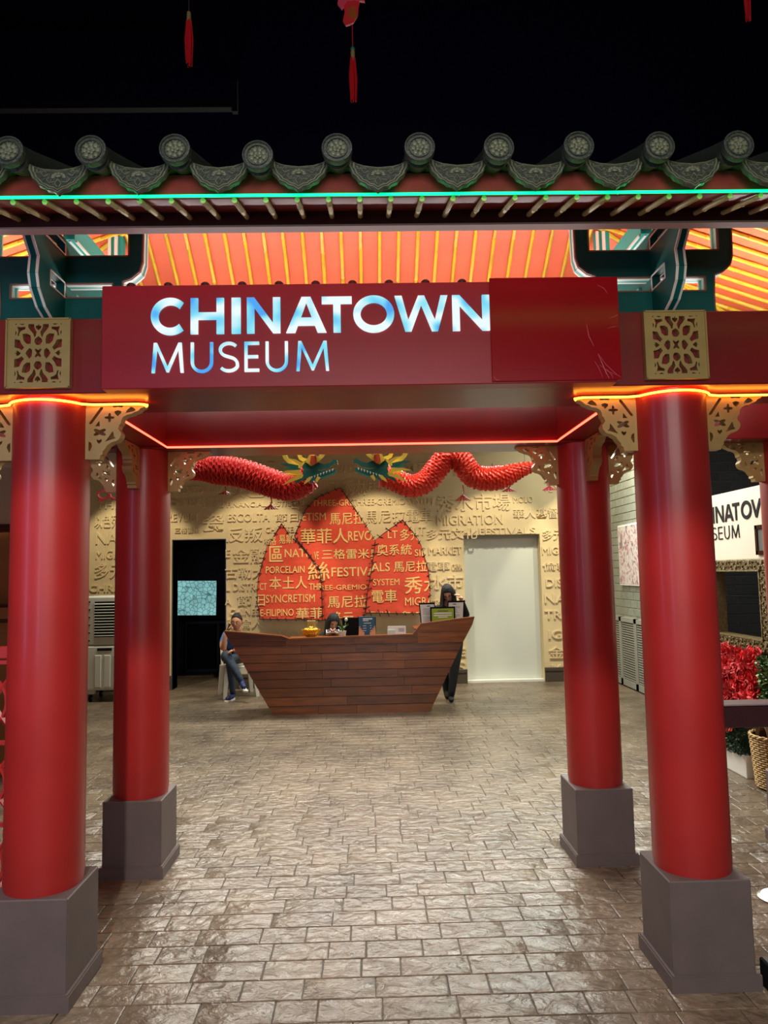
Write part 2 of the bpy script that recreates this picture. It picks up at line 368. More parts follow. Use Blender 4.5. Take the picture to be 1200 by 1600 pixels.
# glyphs of the sign: loops in a box of height 1 and width W_
def glyph(ch, W_, t, th=None):
    th = th or t
    if ch == 'I': return [[(0, 0), (W_, 0), (W_, 1), (0, 1)]]
    if ch == 'H': a = t; return [[(0, 0), (a, 0), (a, .5-th*.5), (W_-a, .5-th*.5), (W_-a, 0), (W_, 0), (W_, 1), (W_-a, 1), (W_-a, .5+th*.5), (a, .5+th*.5), (a, 1), (0, 1)]]
    if ch == 'T': c = W_/2; return [[(c-t/2, 0), (c+t/2, 0), (c+t/2, 1-th), (W_, 1-th), (W_, 1), (0, 1), (0, 1-th), (c-t/2, 1-th)]]
    if ch == 'E': return [[(0, 0), (W_, 0), (W_, th), (t, th), (t, .5-th*.5), (W_*.93, .5-th*.5), (W_*.93, .5+th*.5), (t, .5+th*.5), (t, 1-th), (W_, 1-th), (W_, 1), (0, 1)]]
    if ch == 'N':
        a = t; d = a*1.25
        return [[(0, 0), (a, 0), (a, 1-d*1.15), (W_-a, 0), (W_, 0), (W_, 1), (W_-a, 1), (W_-a, d*1.15), (a, 1), (0, 1)]]
    if ch == 'A':
        c = W_/2; a = t*1.12; z = .2; k = c-a/2   # k: half width of the apex cut
        def xi(h): return a+(c-a)*(h/.78)
        zz = z+th
        return [[(0, 0), (a, 0), (a+(c-a)*z/.84, z), (W_-a-(c-a)*z/.84, z), (W_-a, 0), (W_, 0), (c+a*.5, 1), (c-a*.5, 1)],
                [(a+(c-a)*zz/.84, zz), (W_-a-(c-a)*zz/.84, zz), (c, .84)]]
    if ch == 'W':
        a = t; q = W_/4
        return [[(0, 1), (q-a*.42, 0), (q+a*.42, 0), (2*q, .74), (3*q-a*.42, 0), (3*q+a*.42, 0), (W_, 1), (W_-a*.98, 1), (3*q, .32), (2*q+a*.42, 1), (2*q-a*.42, 1), (q, .32), (a*.98, 1)]]
    if ch == 'M':
        a = t; k = W_*.12
        return [[(0, 0), (a, 0), (k*.5+a*1.1, .78), (W_/2-a*.35, .02), (W_/2+a*.35, .02), (W_-k*.5-a*1.1, .78), (W_-a, 0), (W_, 0), (W_-k*.55, 1), (W_-k*.55-a, 1), (W_/2, .2), (k*.55+a, 1), (k*.55, 1)]]
    if ch == 'O': return [arc(W_/2, .5, W_/2, 0, 352, 44, .52), arc(W_/2, .5, W_/2-t, 0, 352, 44, .52-th)]
    if ch == 'C':
        return [arc(W_*.55, .5, W_*.55, 48, 312, 30, .52)+arc(W_*.55, .5, W_*.55-t, 318, 42, 30, .52-th)]
    if ch == 'U': r = W_/2; return [stroke([(t/2, 1), (t/2, r*.95)]+arc(r, r*.95, r-t/2, 180, 360, 16)+[(W_-t/2, 1)], t)]
    if ch == 'S':
        r = .25; x = W_/2
        p = arc(x, .745, W_*.43, 35, 180, 10, .215)+arc(x*.97, .755, W_*.42, 195, 250, 4, .23)+arc(x*1.02, .255, W_*.42, 70, 0, 7, .235)+arc(x, .25, W_*.45, -15, -148, 10, .21)
        return [stroke(p, t)]
def glyph_obj(name, ch, x0, x1, z0, z1, y, depth, t, m, parent, face=None):
    h = z1-z0; me = curve_mesh(glyph(ch, (x1-x0)/h, t), depth/h)
    mb = MB(); mb.mesh(me, lambda p: (x0+p[0]*h, y-p[2]*h, z0+p[1]*h), None); return mb.build(name, m, parent)

# ================================================================== THE SETTING
YB = 10.5
FT = -.012
fl = struct(MB().box(-6, 6.5, -3.5, 13.5, -.12, -.0055).build('floor', 'grout'))
# stamped stones: courses of 0.14 m, lengths vary
VAR = []
def stone_verts(w, d, seed, e=.0016):
    rr = random.Random(seed)
    vs = []; top = []
    j = lambda: rr.uniform(-.0015, .0015)
    lo = [(-w/2+e+j(), -d/2+e+j()), (w/2-e+j(), -d/2+e+j()), (w/2-e+j(), d/2-e+j()), (-w/2+e+j(), d/2-e+j())]
    vs = [(x, y, FT-.004) for x, y in lo]+[(x*.993, y*.988, -.002) for x, y in lo]
    vs += [(x*(1-.04), y*(1-.06), rr.uniform(-.0002, .0001)) for x, y in lo]
    fs = [(8, 9, 10, 11)]+[(i, (i+1) % 4, 4+(i+1) % 4, 4+i) for i in range(4)]+[(4+i, 4+(i+1) % 4, 8+(i+1) % 4, 8+i) for i in range(4)]
    return vs, fs
stones = []; rs = random.Random(3); RH = .142
y = .9
while y < 12.9:
    x = -5.6+rs.uniform(0, .2)
    vis = .62*y+.5
    while x < 6.2:
        w = rs.choice((.16, .2, .24, .28)); stones.append((x+w/2, y+RH/2, w, RH)); x += w
    y += RH
def sees(s):     # on-screen size of a stone in the photograph's frame
    d = Vector((s[0], s[1], 0))-CAM; zc = d.dot(fw); u = 600+F*d.dot(RT)/zc; v = 800-F*d.dot(UP)/zc
    return (u, v)
near = []; rest = []
for s in stones:
    u, v = sees(s) if s[1] > .3 else (0, 9999)
    (near if (-25 < u < 1225 and v < 1625 and len(near) < 296) else rest).append(s)
VM = {}
for s in near:
    k = (s[2], rs.randrange(3))
    if k not in VM:
        vs, fs = stone_verts(s[2], s[3], hash(k) % 1000 if False else int(s[2]*1000)+k[1]*7); o = MB().add(vs, fs).build('paving_stone', 'stone', None, smooth=25)
        VM[k] = o.data; o.parent = fl; o.location = (s[0], s[1], 0)
    else:
        o = bpy.data.objects.new('paving_stone', VM[k]); COL.objects.link(o); o.parent = fl; o.location = (s[0], s[1], 0)
mb = MB()
for i, s in enumerate(rest):
    u, v = sees(s)
    if s[1] < 2.2: continue
    vs, fs = stone_verts(s[2], s[3], i, .0007 if s[1] > 6.5 else .0012); mb.add([(p[0]+s[0], p[1]+s[1], p[2]) for p in vs], fs)
for s in rest:   # the courses under and behind the camera
    if s[1] < 2.2 and abs(s[0]) < 3:
        vs, fs = stone_verts(s[2], s[3], int(s[0]*100)); mb.add([(p[0]+s[0], p[1]+s[1], p[2]) for p in vs], fs)
o = mb.build('paving_stone_field', 'stone', fl, smooth=25); o['kind'] = 'stuff'

struct(MB().box(-6.2, 6.7, -3.6, 13.7, 5.3, 5.4).build('ceiling', 'ceiling_black'))
mb = MB(); mb.bar((-3.6, 5.2, 5.1), (-.95, 5.2, 5.1), .06, .05).bar((-.95, 5.2, 5.3), (-.95, 5.2, 5.05), .04, .04).bar((-1.0, 7.6, 5.1), (4.2, 7.6, 5.12), .03, .03)
struct(mb.build('trim_1', 'pipe_dark'))
# back wall with a dark doorway and a door recess
DL0, DL1, DR0, DR1, DH = -2.82, -2.075, 1.36, 2.47, 2.11
HW = 4.2
def wall_seg(mb, x0, x1, z0, z1): mb.box(x0, x1, YB, YB+.25, z0, z1)
mb = MB(); wall_seg(mb, -6, DL0, 0, HW); wall_seg(mb, DL1, DR0, 0, HW); wall_seg(mb, DR1, 3.5, 0, HW); wall_seg(mb, DL0, DL1, DH, HW); wall_seg(mb, DR0, DR1, DH, HW)
wb = struct(mb.build('wall_back', 'plaster'))
TXT = [  # words cast in relief on the wall: text, and its box in the photograph
 ('以色列', 148, 803, 187, 826), ('NATIVE', 150, 829, 232, 851), ('MIGRATION', 150, 858, 236, 874), ('多元文化', 148, 878, 244, 905), ('CHRISTIAN', 140, 912, 232, 926),
 ('THREE', 150, 782, 214, 796), ('LORENZO RUIZ', 262, 759, 349, 772), ('以色', 355, 754, 414, 779), ('CHINESE', 266, 779, 313, 791), ('貿易', 316, 776, 351, 794),
 ('FINANCIAL DISTRICT', 355, 782, 471, 793), ('REVOLT', 262, 801, 312, 816), ('瓷', 316, 801, 350, 831), ('ESCOLTA', 356, 801, 421, 816), ('節日', 430, 801, 466, 816),
 ('三格雷米', 273, 823, 312, 834), ('反叛', 354, 823, 410, 848), ('CHINESE', 415, 822, 458, 833), ('格雷米奧', 413, 838, 470, 852), ('金融', 364, 855, 416, 881), ('E', 353, 858, 360, 872), ('古勒大', 352, 884, 415, 905),
 ('L DISTRICT', 354, 910, 420, 924), ('A', 352, 933, 361, 946), ('節日', 371, 928, 414, 948), ('CHINESE', 359, 950, 412, 962), ('華倫人', 355, 965, 411, 983), ('SYNCRETISM', 420, 984, 500, 998), ('市場', 420, 1003, 470, 1020),
 ('FESTIVALS', 498, 726, 558, 741), ('奧系統', 630, 721, 690, 744), ('CHINESE', 473, 752, 530, 766), ('秀林', 536, 748, 574, 775), ('FESTIVALS', 576, 752, 650, 767),
 ('秀水市場', 683, 770, 797, 800), ('THREE-GREMIO SYSTEM', 550, 777, 676, 790), ('華菲', 455, 772, 508, 798),
 ('馬尼拉電車', 570, 794, 675, 818), ('MIGRATION', 683, 803, 785, 821), ('MOLO', 802, 775, 832, 786), ('華人基督', 802, 793, 872, 811), ('REVOLT', 600, 822, 664, 838), ('多元文化', 666, 824, 745, 844),
 ('FESTIVALS', 749, 823, 836, 836), ('SILK MARKET', 640, 853, 721, 868), ('電車', 665, 876, 702, 893), ('CHINA', 706, 880, 722, 892), ('水市', 672, 897, 723, 922), ('移民', 676, 935, 722, 955),
 ('多元', 848, 826, 880, 845), ('MIGRA', 847, 853, 892, 867), ('倫敦', 848, 877, 890, 892), ('DISTRICT', 853, 902, 930, 918), ('NATIVE', 851, 926, 930, 943), ('TRICT', 851, 952, 910, 968),
 ('IGRA', 857, 983, 910, 999), ('金融', 858, 1008, 905, 1030), ('MIG', 862, 1037, 900, 1051), ('S', 716, 1033, 727, 1051), ('E', 718, 1012, 727, 1026), ('秀水', 690, 720, 760, 745), ('ESCOLTA', 770, 722, 850, 738), ('NATIVE', 360, 722, 430, 738),
 ('FESTIVALS', 268, 722, 340, 740), ('水電', 850, 745, 900, 770)]
for t, u0, v0, u1, v1 in TXT:
    a = aty(u0, v1, YB); b = aty(u1, v0, YB); mb = MB(); cjk = ord(t[0]) > 1000
    fit_text(mb, t, a.x, b.x, a.z+.005, b.z-.005, YB+.004, .022, .008 if cjk else .012)
    mb.build('raised_lettering', 'plaster_letter', wb, smooth=0)
# the dark doorway: a side room with a wall screen
mb = MB(); mb.box(DL0-.9, DL0-.8, YB+.25, 13, 0, 3).box(DL1+.35, DL1+.45, YB+.25, 13, 0, 3).box(DL0-.9, DL1+.45, 12.9, 13, 0, 3).box(DL0-.9, DL1+.45, YB+.25, 13, 2.95, 3.05)
struct(mb.build('wall_screen_room', 'navy'))
mb = MB(); mb.box(DL0-.012, DL0, YB-.01, YB+.26, 0, DH).box(DL1, DL1+.012, YB-.01, YB+.26, 0, DH).box(DL0-.012, DL1+.012, YB-.01, YB+.26, DH, DH+.012)
struct(mb.build('trim_2', 'navy'))
t = thing('low_cabinet', (-2.55, 12.5, 0), 'dark cabinet in the unlit side room below the screen', 'cabinet')
MB().box(-3.1, -2.0, 12.3, 12.85, 0, .85, bev=.01).build('body', 'navy', t)
for x in (-3.07, -2.53): MB().box(x, x+.5, 12.28, 12.3, .06, .8, bev=.004).build('door', 'black', t)
t = thing('wall_screen', (-2.62, 11.3, 1.0), 'lit screen with a pale blue street map in the dark doorway', 'screen')
a = aty(338, 961, 11.2)
MB().prism([(-3.13, 1.0), (-2.345, .985), (-2.335, 1.53), (-3.13, 1.545)], 11.2, 11.26).build('case', 'black', t)
MB().prism([(-3.11, 1.012), (-2.357, .998), (-2.347, 1.518), (-3.11, 1.532)], 11.19, 11.2).build('display', 'screen', t)
MB().bar((-2.7, 11.26, 1.25), (-2.7, 12.88, 1.25), .06, .06).build('mounting_arm', 'black', t)
# the recessed white door
d = struct(MB().box(DR0, DR1, YB+.16, YB+.2, .03, DH, bev=.004).build('door_1', 'door_white'))
struct(MB().box(DR0, DR1, YB+.02, YB+.25, 0, .03).build('trim_3', 'white_paint'))
mb = MB(); mb.box(DR0, DR1, YB+.1, YB+.16, DH-.05, DH)
struct(mb.build('trim_4', 'louvre_grey'))
mb = MB(); mb.box(DR1, 3.44, YB-.03, YB, 0, .2, bev=.004).box(DR1, 3.44, YB-.04, YB, .15, .2, bev=.004); struct(mb.build('baseboard_right', 'baseboard'))
mb = MB(); mb.box(DL1+.02, DR0, YB-.03, YB, 0, .2, bev=.004).box(DL1+.02, DR0, YB-.04, YB, .15, .2, bev=.004); struct(mb.build('baseboard_back', 'baseboard'))
mb = MB(); mb.box(-6, DL0-.02, YB-.03, YB, 0, .2, bev=.004); struct(mb.build('baseboard_left', 'baseboard'))
# right wall and the alcove wall, laid in blocks
XR = 3.46
wr = struct(MB().box(XR, XR+.2, 8.0, YB, 0, HW).build('wall_right', 'mortar_light'))
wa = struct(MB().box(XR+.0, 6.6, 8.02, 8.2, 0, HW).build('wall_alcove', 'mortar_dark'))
struct(MB().box(6.5, 6.6, -3.5, 8.02, 0, HW).build('wall_far_right', 'mortar_dark'))
struct(MB().box(-6.1, -6.0, -3.5, 13.6, 0, HW).build('wall_left', 'navy'))
BW, BH = .235, .106
me = None
for r in range(9, 31):
    for c in range(-1, 11):
        y0 = 8.02+c*BW+(BW/2 if r % 2 else 0); y1 = min(y0+BW-.012, YB-.002); y0 = max(y0, 8.0)
        if y1-y0 < .05: continue
        full = abs(y1-y0-BW+.012) < 1e-6
        if full and me is None:
            o = MB().box(-.012, .01, -BW/2+.006, BW/2-.006, .006, BH-.006, bev=.003).build('block', 'block_light', wr, world=False); me = o.data
        elif full: o = bpy.data.objects.new('block', me); COL.objects.link(o); o.parent = wr
        else: o = MB().box(-.012, .01, -(y1-y0)/2, (y1-y0)/2, .006, BH-.006, bev=.003).build('block', 'block_light', wr, world=False)
        o.location = (XR, (y0+y1)/2, r*BH)
me = None
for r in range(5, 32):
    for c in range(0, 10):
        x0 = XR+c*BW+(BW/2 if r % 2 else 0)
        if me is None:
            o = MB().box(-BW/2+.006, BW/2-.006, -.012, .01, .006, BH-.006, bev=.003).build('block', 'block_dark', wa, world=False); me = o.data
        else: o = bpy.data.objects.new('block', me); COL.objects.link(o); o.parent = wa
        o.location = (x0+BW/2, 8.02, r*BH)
t = thing('louvred_grille', (XR, 9.7, 0), 'grey louvred wall grille low on the pale block wall', 'grille')
for y0 in (8.3, 8.87, 9.44, 10.0):
    y1 = y0+.56 if y0 < 9.9 else 10.48
    mb = MB(); mb.box(XR-.05, XR-.0, y0, y0+.04, .02, .93).box(XR-.05, XR, y1-.04, y1, .02, .93).box(XR-.05, XR, y0, y1, .02, .1).box(XR-.05, XR, y0, y1, .87, .93)
    mb.build('frame', 'louvre_grey', t)
    mb = MB()
    for k in range(24): mb.box(XR-.04, XR-.012, y0+.04, y1-.04, .11+k*.0315, .11+k*.0315+.017)
    o = mb.build('louvre', 'louvre_grey', t); o['kind'] = 'stuff'
    MB().box(XR-.01, XR-.001, y0+.03, y1-.03, .08, .9).build('backing', 'black', t)
t = thing('map_poster', (XR-.03, 9.3, 1.35), 'pale printed map poster hung on the block wall', 'poster')
MB().box(XR-.045, XR-.013, 8.7, 9.93, 1.36, 2.17, bev=.003).build('board', 'paper', t)
MB().box(XR-.048, XR-.045, 8.72, 9.91, 1.38, 2.15).build('print', 'map_poster', t)

# ================================================================== THE GATE
COLX = {'FL': (-1.314, 3.02), 'FR': (1.279, 3.02), 'RL': (-1.3, 4.2), 'RR': (1.252, 4.2)}
ZB = 2.325; RC = .15
BRK_OUT = [(0, 0), (1, 0), (1.0, -.07), (.93, -.1), (.9, -.14), (.86, -.16), (.82, -.17), (.78, -.2), (.7, -.215), (.64, -.25), (.61, -.3), (.6, -.37), (.57, -.4), (.555, -.46), (.585, -.5), (.61, -.54), (.6, -.6), (.57, -.65), (.53, -.68), (.45, -.7), (.38, -.75), (.33, -.83), (.3, -.86), (.3, -.91), (.26, -.93), (.25, -1), (0, -1)]
def clover(cx, cy, r, n=4, ph=0, k=.45, sx=1, sy=1):
    return [(cx+sx*r*(1+k*math.cos(n*(a+ph)))/(1+k)*math.cos(a), cy+sy*r*(1+k*math.cos(n*(a+ph)))/(1+k)*math.sin(a)) for a in [2*PI*i/32 for i in range(32)]]
BRK_H = [[(.07, -.35), (.26, -.07), (.3, -.07), (.3, -.1), (.12, -.36), (.08, -.38)],
         clover(.41, -.26, .085), [(.49, -.15), (.55, -.13), (.61, -.15), (.6, -.19), (.55, -.235), (.5, -.19)],
         [(.68, -.18), (.71, -.12), (.77, -.07), (.82, -.09), (.85, -.13), (.8, -.16)],
         [(.17, -.41), (.24, -.31), (.25, -.41)], clover(.25, -.52, .13, 4, PI/4, .35, 1.05, .62),
         [(.34, -.69), (.47, -.5), (.49, -.6), (.52, -.63), (.42, -.66)], [(.065, -.68), (.11, -.71), (.125, -.77), (.085, -.86), (.065, -.84)],
         [(.2, -.64), (.235, -.665), (.28, -.64), (.285, -.68), (.24, -.73), (.205, -.69)], [(.45, -.045), (.65, -.045), (.62, -.08), (.55, -.07), (.48, -.08)]]
bk_me = curve_mesh([BRK_OUT]+BRK_H, .2)
bk_shared = {}
def bracket(parent, cx, cy, ang, m='gold', w=.245, h=.235, zt=2.322, th=.05):
    """carved bracket springing from a column; ang: direction in which it reaches"""
    if m not in bk_shared:
        mb = MB(); mb.mesh(bk_me, lambda p: (p[0]*w, -p[2]/.2*th, p[1]*h))
        for i in range(16, 25): pass
        o = mb.build('carved_bracket', m, parent, world=False, smooth=30); bk_shared[m] = o.data
    else: o = bpy.data.objects.new('carved_bracket', bk_shared[m]); COL.objects.link(o); o.parent = parent
    a = R(ang); o.location = (math.cos(a)*(RC-.006), math.sin(a)*(RC-.006), zt); o.rotation_euler = (0, 0, a); return o
def column(key, x, y, label, angs):
    t = thing('gate_column', (x, y, 0), label, 'column', None)
    MB().lathe([(RC-.004, .4), (RC, .43), (RC, 1.3), (RC-.001, 2.3), (RC+.002, ZB)], (x, y, 0), 64).build('shaft', 'red_lacquer', t)
    MB().box(x-.157, x+.157, y-.157, y+.157, 0, .4, bev=.004).build('plinth', 'plinth_grey', t)
    mb = MB(); k_ = .172; sq = lambda q: [(-q, -q), (q, -q), (q, q), (-q, q)]
    for z0, z1, q in ((0, .056, k_), (.056, .062, k_-.005)): mb.mesh(curve_mesh([sq(q), sq(.156)], z1-z0), lambda p: (x+p[0], y+p[1], (z0+z1)/2+p[2]))
    mb.build('skirting', 'plinth_grey', t)
    for a in angs: bracket(t, x, y, a)
    return t
column('FL', *COLX['FL'], 'front red column beside the red fretwork railing', (0, 180, 90))
column('FR', *COLX['FR'], 'front red column beside the dark handrail and the flower display', (0, 180, 90))
column('RL', *COLX['RL'], 'rear red column standing between the dark doorway and the air cooler', (0, 180, -90))
column('RR', *COLX['RR'], 'rear red column standing in line with the white door and grey block wall', (0, 180, -90))
column('OR', 2.465, 4.2, 'outer rear red column cut by the frame beside the cream backdrop', (180,))
column('OL', -2.42, 4.2, 'outer rear red column on the side of the brown stall', (0,))
column('OFR', 2.4, 3.02, 'outer front red column at the far end of the dark handrail', ())
column('OFL', -2.45, 3.02, 'outer front red column at the far end of the red railing', ())
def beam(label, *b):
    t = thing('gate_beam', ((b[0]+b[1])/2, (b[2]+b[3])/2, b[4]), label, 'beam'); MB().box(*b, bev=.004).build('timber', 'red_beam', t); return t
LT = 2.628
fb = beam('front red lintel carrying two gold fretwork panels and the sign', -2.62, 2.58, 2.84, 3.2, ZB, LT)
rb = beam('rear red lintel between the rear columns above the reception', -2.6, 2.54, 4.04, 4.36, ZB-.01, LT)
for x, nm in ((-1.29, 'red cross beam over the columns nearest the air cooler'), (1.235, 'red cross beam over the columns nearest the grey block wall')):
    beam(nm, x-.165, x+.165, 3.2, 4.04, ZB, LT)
# gold fretwork panels
def norm(pts): return [((p[0]-575)/545, -(p[1]-690)/595) for p in pts]
Q = [norm(h) for h in (
    [(305, 360), (385, 352), (440, 385), (452, 450), (445, 530), (380, 530), (330, 480), (315, 420)],
    [(405, 190), (500, 190), (505, 250), (545, 325), (530, 395), (508, 420), (485, 350), (430, 290), (400, 240)],
    [(175, 450), (260, 460), (290, 530), (338, 590), (300, 640), (255, 608), (175, 588)],
    [(215, 230), (260, 240), (350, 235), (355, 275), (290, 300), (258, 330), (240, 400), (222, 380), (235, 310)],
    [(245, 185), (340, 185), (300, 207)], [(184, 290), (207, 340), (184, 390)], [(182, 182), (200, 182), (200, 200), (182, 200)])]
CEN = [norm(h) for h in (
    [(575, 400), (630, 440), (645, 490), (610, 545), (575, 553), (535, 545), (508, 495), (520, 440)],
    [(575, 300), (530, 258), (528, 215), (560, 222), (575, 185), (590, 222), (622, 215), (620, 258)])]
CES = [norm(h) for h in (
    [(435, 600), (472, 635), (474, 690), (468, 740), (430, 785), (390, 740), (362, 690), (395, 635)],
    [(285, 690), (235, 735), (205, 725), (215, 700), (175, 690), (215, 680), (205, 650), (235, 648)])]
X_ = norm([(530, 610), (575, 640), (620, 610), (632, 632), (600, 690), (632, 745), (612, 765), (575, 735), (538, 765), (518, 745), (552, 690), (520, 632)])
loops = [[(-1, -1), (1, -1), (1, 1), (-1, 1)], X_]
for h in Q:
    for sx in (1, -1):
        for sy in (1, -1): loops.append([(p[0]*sx, p[1]*sy) for p in h])
for h in CEN: loops += [h, [(p[0], -p[1]) for p in h]]
for h in CES: loops += [h, [(-p[0], p[1]) for p in h]]
pm = curve_mesh(loops, .2)
for x in (-1.286, 1.237):
    mb = MB(); mb.mesh(pm, lambda p: (x+p[0]*.125, 2.826-p[2]/.2*.024, 2.482+p[1]*.139)); o = mb.build('fretwork_panel', 'gold', fb, smooth=30)
    mb = MB()
    for sx in (-1, 1):
        mb.bar((x+sx*.123, 2.812, 2.343), (x+sx*.123, 2.812, 2.621), .006, .006).bar((x-.125, 2.812, 2.482+sx*.137), (x+.125, 2.812, 2.482+sx*.137), .006, .006)
    mb.build('panel_rim', 'gold', o)
# the sign
sg = thing('entrance_sign', (-.02, 2.8, 2.32), 'long red box sign with lit white and blue lettering on the front lintel', 'sign')
MB().box(-1.02, .978, 2.76, 2.838, 2.32, 2.728, bev=.003).build('box', 'sign_red', sg)
def sgx(u, v): p = aty(u, v, 2.755); return p.x, p.z
for ch, u0, u1 in (('C', 236, 291), ('H', 298, 350), ('I', 362, 376), ('N', 386, 438), ('A', 447, 510), ('T', 503, 550), ('O', 552, 616), ('W', 617, 700), ('N', 707, 765)):
    x0, x1 = sgx(u0, 495)[0], sgx(u1, 495)[0]
    glyph_obj('lit_letter', ch, x0, x1, 2.53, 2.672, 2.757, .012, .2 if ch not in 'IA' else (.24 if ch == 'I' else .22), 'lit_acrylic', sg)
for ch, u0, u1 in (('M', 237, 287), ('U', 298, 333), ('S', 342, 373), ('E', 382, 405), ('U', 415, 450), ('M', 463, 514)):
    x0, x1 = sgx(u0, 560)[0], sgx(u1, 560)[0]
    glyph_obj('lit_letter', ch, x0, x1, 2.379, 2.497, 2.757, .01, .1, 'lit_acrylic', sg)
cv = MB().box(.486, .99, 2.748, 2.76, 2.326, 2.738, bev=.002).build('cover_panel', 'film_red', sg)
mb = MB(); rr = random.Random(5)
for pts in ([(.86, 2.55), (.867, 2.5), (.885, 2.46)], [(.95, 2.57), (.975, 2.578), (.985, 2.585)], [(.94, 2.53), (.965, 2.536), (.983, 2.538)], [(.9, 2.43), (.915, 2.39), (.93, 2.35), (.94, 2.332)], [(.9, 2.43), (.93, 2.385), (.97, 2.345), (.985, 2.335)],
            [(.885, 2.40), (.9, 2.375), (.915, 2.335)], [(.905, 2.385), (.935, 2.36), (.98, 2.34)], [(.91, 2.705), (.935, 2.69), (.948, 2.67)], [(.49, 2.345), (.5, 2.332), (.515, 2.329)], [(.93, 2.37), (.95, 2.345), (.955, 2.332)]):
    MB().tube([(a, 2.7475, b) for a, b in pts], [.0005]+[.0012]*(len(pts)-2)+[.0005], 5).build('crease', 'crease', cv)
MB().box(.555, .8, 2.7468, 2.748, 2.37, 2.455).build('patched_area', 'film_red', cv)
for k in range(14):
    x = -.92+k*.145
    if x < .48: MB().lathe([(.018, 0), (.018, .018), (.012, .024)], (x, 2.80, 2.728), 12).build('dark_stub', 'dark_maroon', sg)  # small dark stubs added for a row of dark spots on the top edge

# green timber brackets above the lintel
def green_bracket(cx, label):
    t = thing('roof_bracket', (cx, 2.98, LT), label, 'bracket'); zt = 3.12
    half = [(.255, LT), (.25, 2.70), (.25, 2.754), (.255, 2.838), (.29, 2.85), (.325, 2.88), (.337, 2.92), (.34, zt)]
    inner = [(-p[0], p[1]) for p in half]
    outl = half+inner[::-1]
    up_h = [(-.28, 2.947), (.28, 2.947), (.28, 3.08), (-.28, 3.08)]
    lo_h = [(-.21, 2.768), (.215, 2.768), (.215, 2.83), (-.21, 2.83)]
    me = curve_mesh([outl, up_h, lo_h], .065)
    mb = MB(); mb.mesh(me, lambda p: (cx+p[0], 3.015-p[2], p[1])); mb.build('cross_plate', 'teal_dark', t)
    # painted edging: brown line on the face, white and teal bands on the returns
    mb = MB(); mw = MB(); mt_ = MB()
    def line(pts, dst, w, y, closed=False):
        q = pts+[pts[0]] if closed else pts
        for a, b in zip(q[:-1], q[1:]): dst.bar((cx+a[0], y, a[1]), (cx+b[0], y, b[1]), w, .004, upv=(0, 1, 0))
    for h in (up_h, lo_h):
        line(h, mb, .006, 2.981, True)
    line(half, mb, .006, 2.981); line(inner, mb, .006, 2.981)
    def ret(pts, s, closed):
        q = pts+[pts[0]] if closed else pts
        for a, b in zip(q[:-1], q[1:]):
            dx, dz = b[0]-a[0], b[1]-a[1]; l = math.hypot(dx, dz) or 1; nx, nz = dz/l*s*.002, -dx/l*s*.002
            A = (cx+a[0]+nx, a[1]+nz); B = (cx+b[0]+nx, b[1]+nz)
            mw.bar((A[0], 3.0, A[1]), (B[0], 3.0, B[1]), .02, .004, upv=(nx, 0, nz)) ; mw.bar((A[0], 3.038, A[1]), (B[0], 3.038, B[1]), .012, .004, upv=(nx, 0, nz))
            mt_.bar((A[0], 3.02, A[1]), (B[0], 3.02, B[1]), .02, .003, upv=(nx, 0, nz))
    ret(half, 1, False); ret(inner, -1, False); ret(up_h, -1, True); ret(lo_h, -1, True)
    mb.build('edge_line', 'trim_brown', t); mw.build('white_band', 'white_paint', t); mt_.build('teal_band', 'teal', t)
    # the plate that reaches forward, with its curved front edge
    fr = [(2.885, LT+.002), (2.80, 2.665), (2.745, 2.72), (2.728, 2.77), (2.738, 2.842), (2.70, 2.88), (2.665, 2.92), (2.63, 2.975), (2.62, 3.02)]
    pl = fr+[(3.4, 3.02), (3.4, LT+.002)]
    # holes in the forward plate
    h1 = [(2.84, 2.768), (2.975, 2.768), (2.975, 2.83), (2.84, 2.83)]; h2 = [(2.79, 2.95), (2.975, 2.95), (2.975, 3.0), (2.79, 3.0)]
    me = curve_mesh([pl, h1, h2], .034)
    mb = MB(); mb.mesh(me, lambda p: (cx+p[2], p[0], p[1])); mb.build('forward_plate', 'teal_dark', t)
    for h in (h1, h2):
        mb = MB(); q = h+[h[0]]
        for a, b in zip(q[:-1], q[1:]):
            for s in (-1, 1): mb.bar((cx+s*.0185, a[0], a[1]), (cx+s*.0185, b[0], b[1]), .006, .003, upv=(1, 0, 0))
        mb.build('hole_edge', 'white_paint', t)
    m1 = MB(); m2 = MB()
    for a, b in zip(fr[:-1], fr[1:]):
        n = Vector((0, b[1]-a[1], -(b[0]-a[0]))).normalized()
        if n.y > 0: n = -n
        for s in (-1, 1): m1.bar((cx+s*.0155, a[0]+n.y*.003, a[1]+n.z*.003), (cx+s*.0155, b[0]+n.y*.003, b[1]+n.z*.003), .009, .006, upv=n)
        m2.bar((cx, a[0]+n.y*.002, a[1]+n.z*.002), (cx, b[0]+n.y*.002, b[1]+n.z*.002), .022, .004, upv=n)
    m1.build('white_edge', 'white_paint', t); m2.build('teal_edge', 'teal_dark', t)
    # the plate behind: long teal arm and short hanging post
    MB().bar((cx, 3.05, 3.1), (cx, 4.2, 3.1), .05, .09).build('tie_arm', 'teal', t)
    s = 1 if cx > 0 else -1
    px = cx-s*.0
    mb = MB(); mb.box(px-.036, px+.036, 3.62, 3.66, LT, 3.34, 'teal'); mb.box(px-.036, px-.022, 3.612, 3.62, LT, 3.34, 'white_paint').box(px-.004, px+.012, 3.612, 3.62, LT, 3.34, 'white_paint'); mb.build('post', 'teal', t)
    MB().bar((cx-.005, 3.1, 2.8), (cx-.005, 3.95, 2.8), .045, .06).build('lower_arm', 'teal', t)
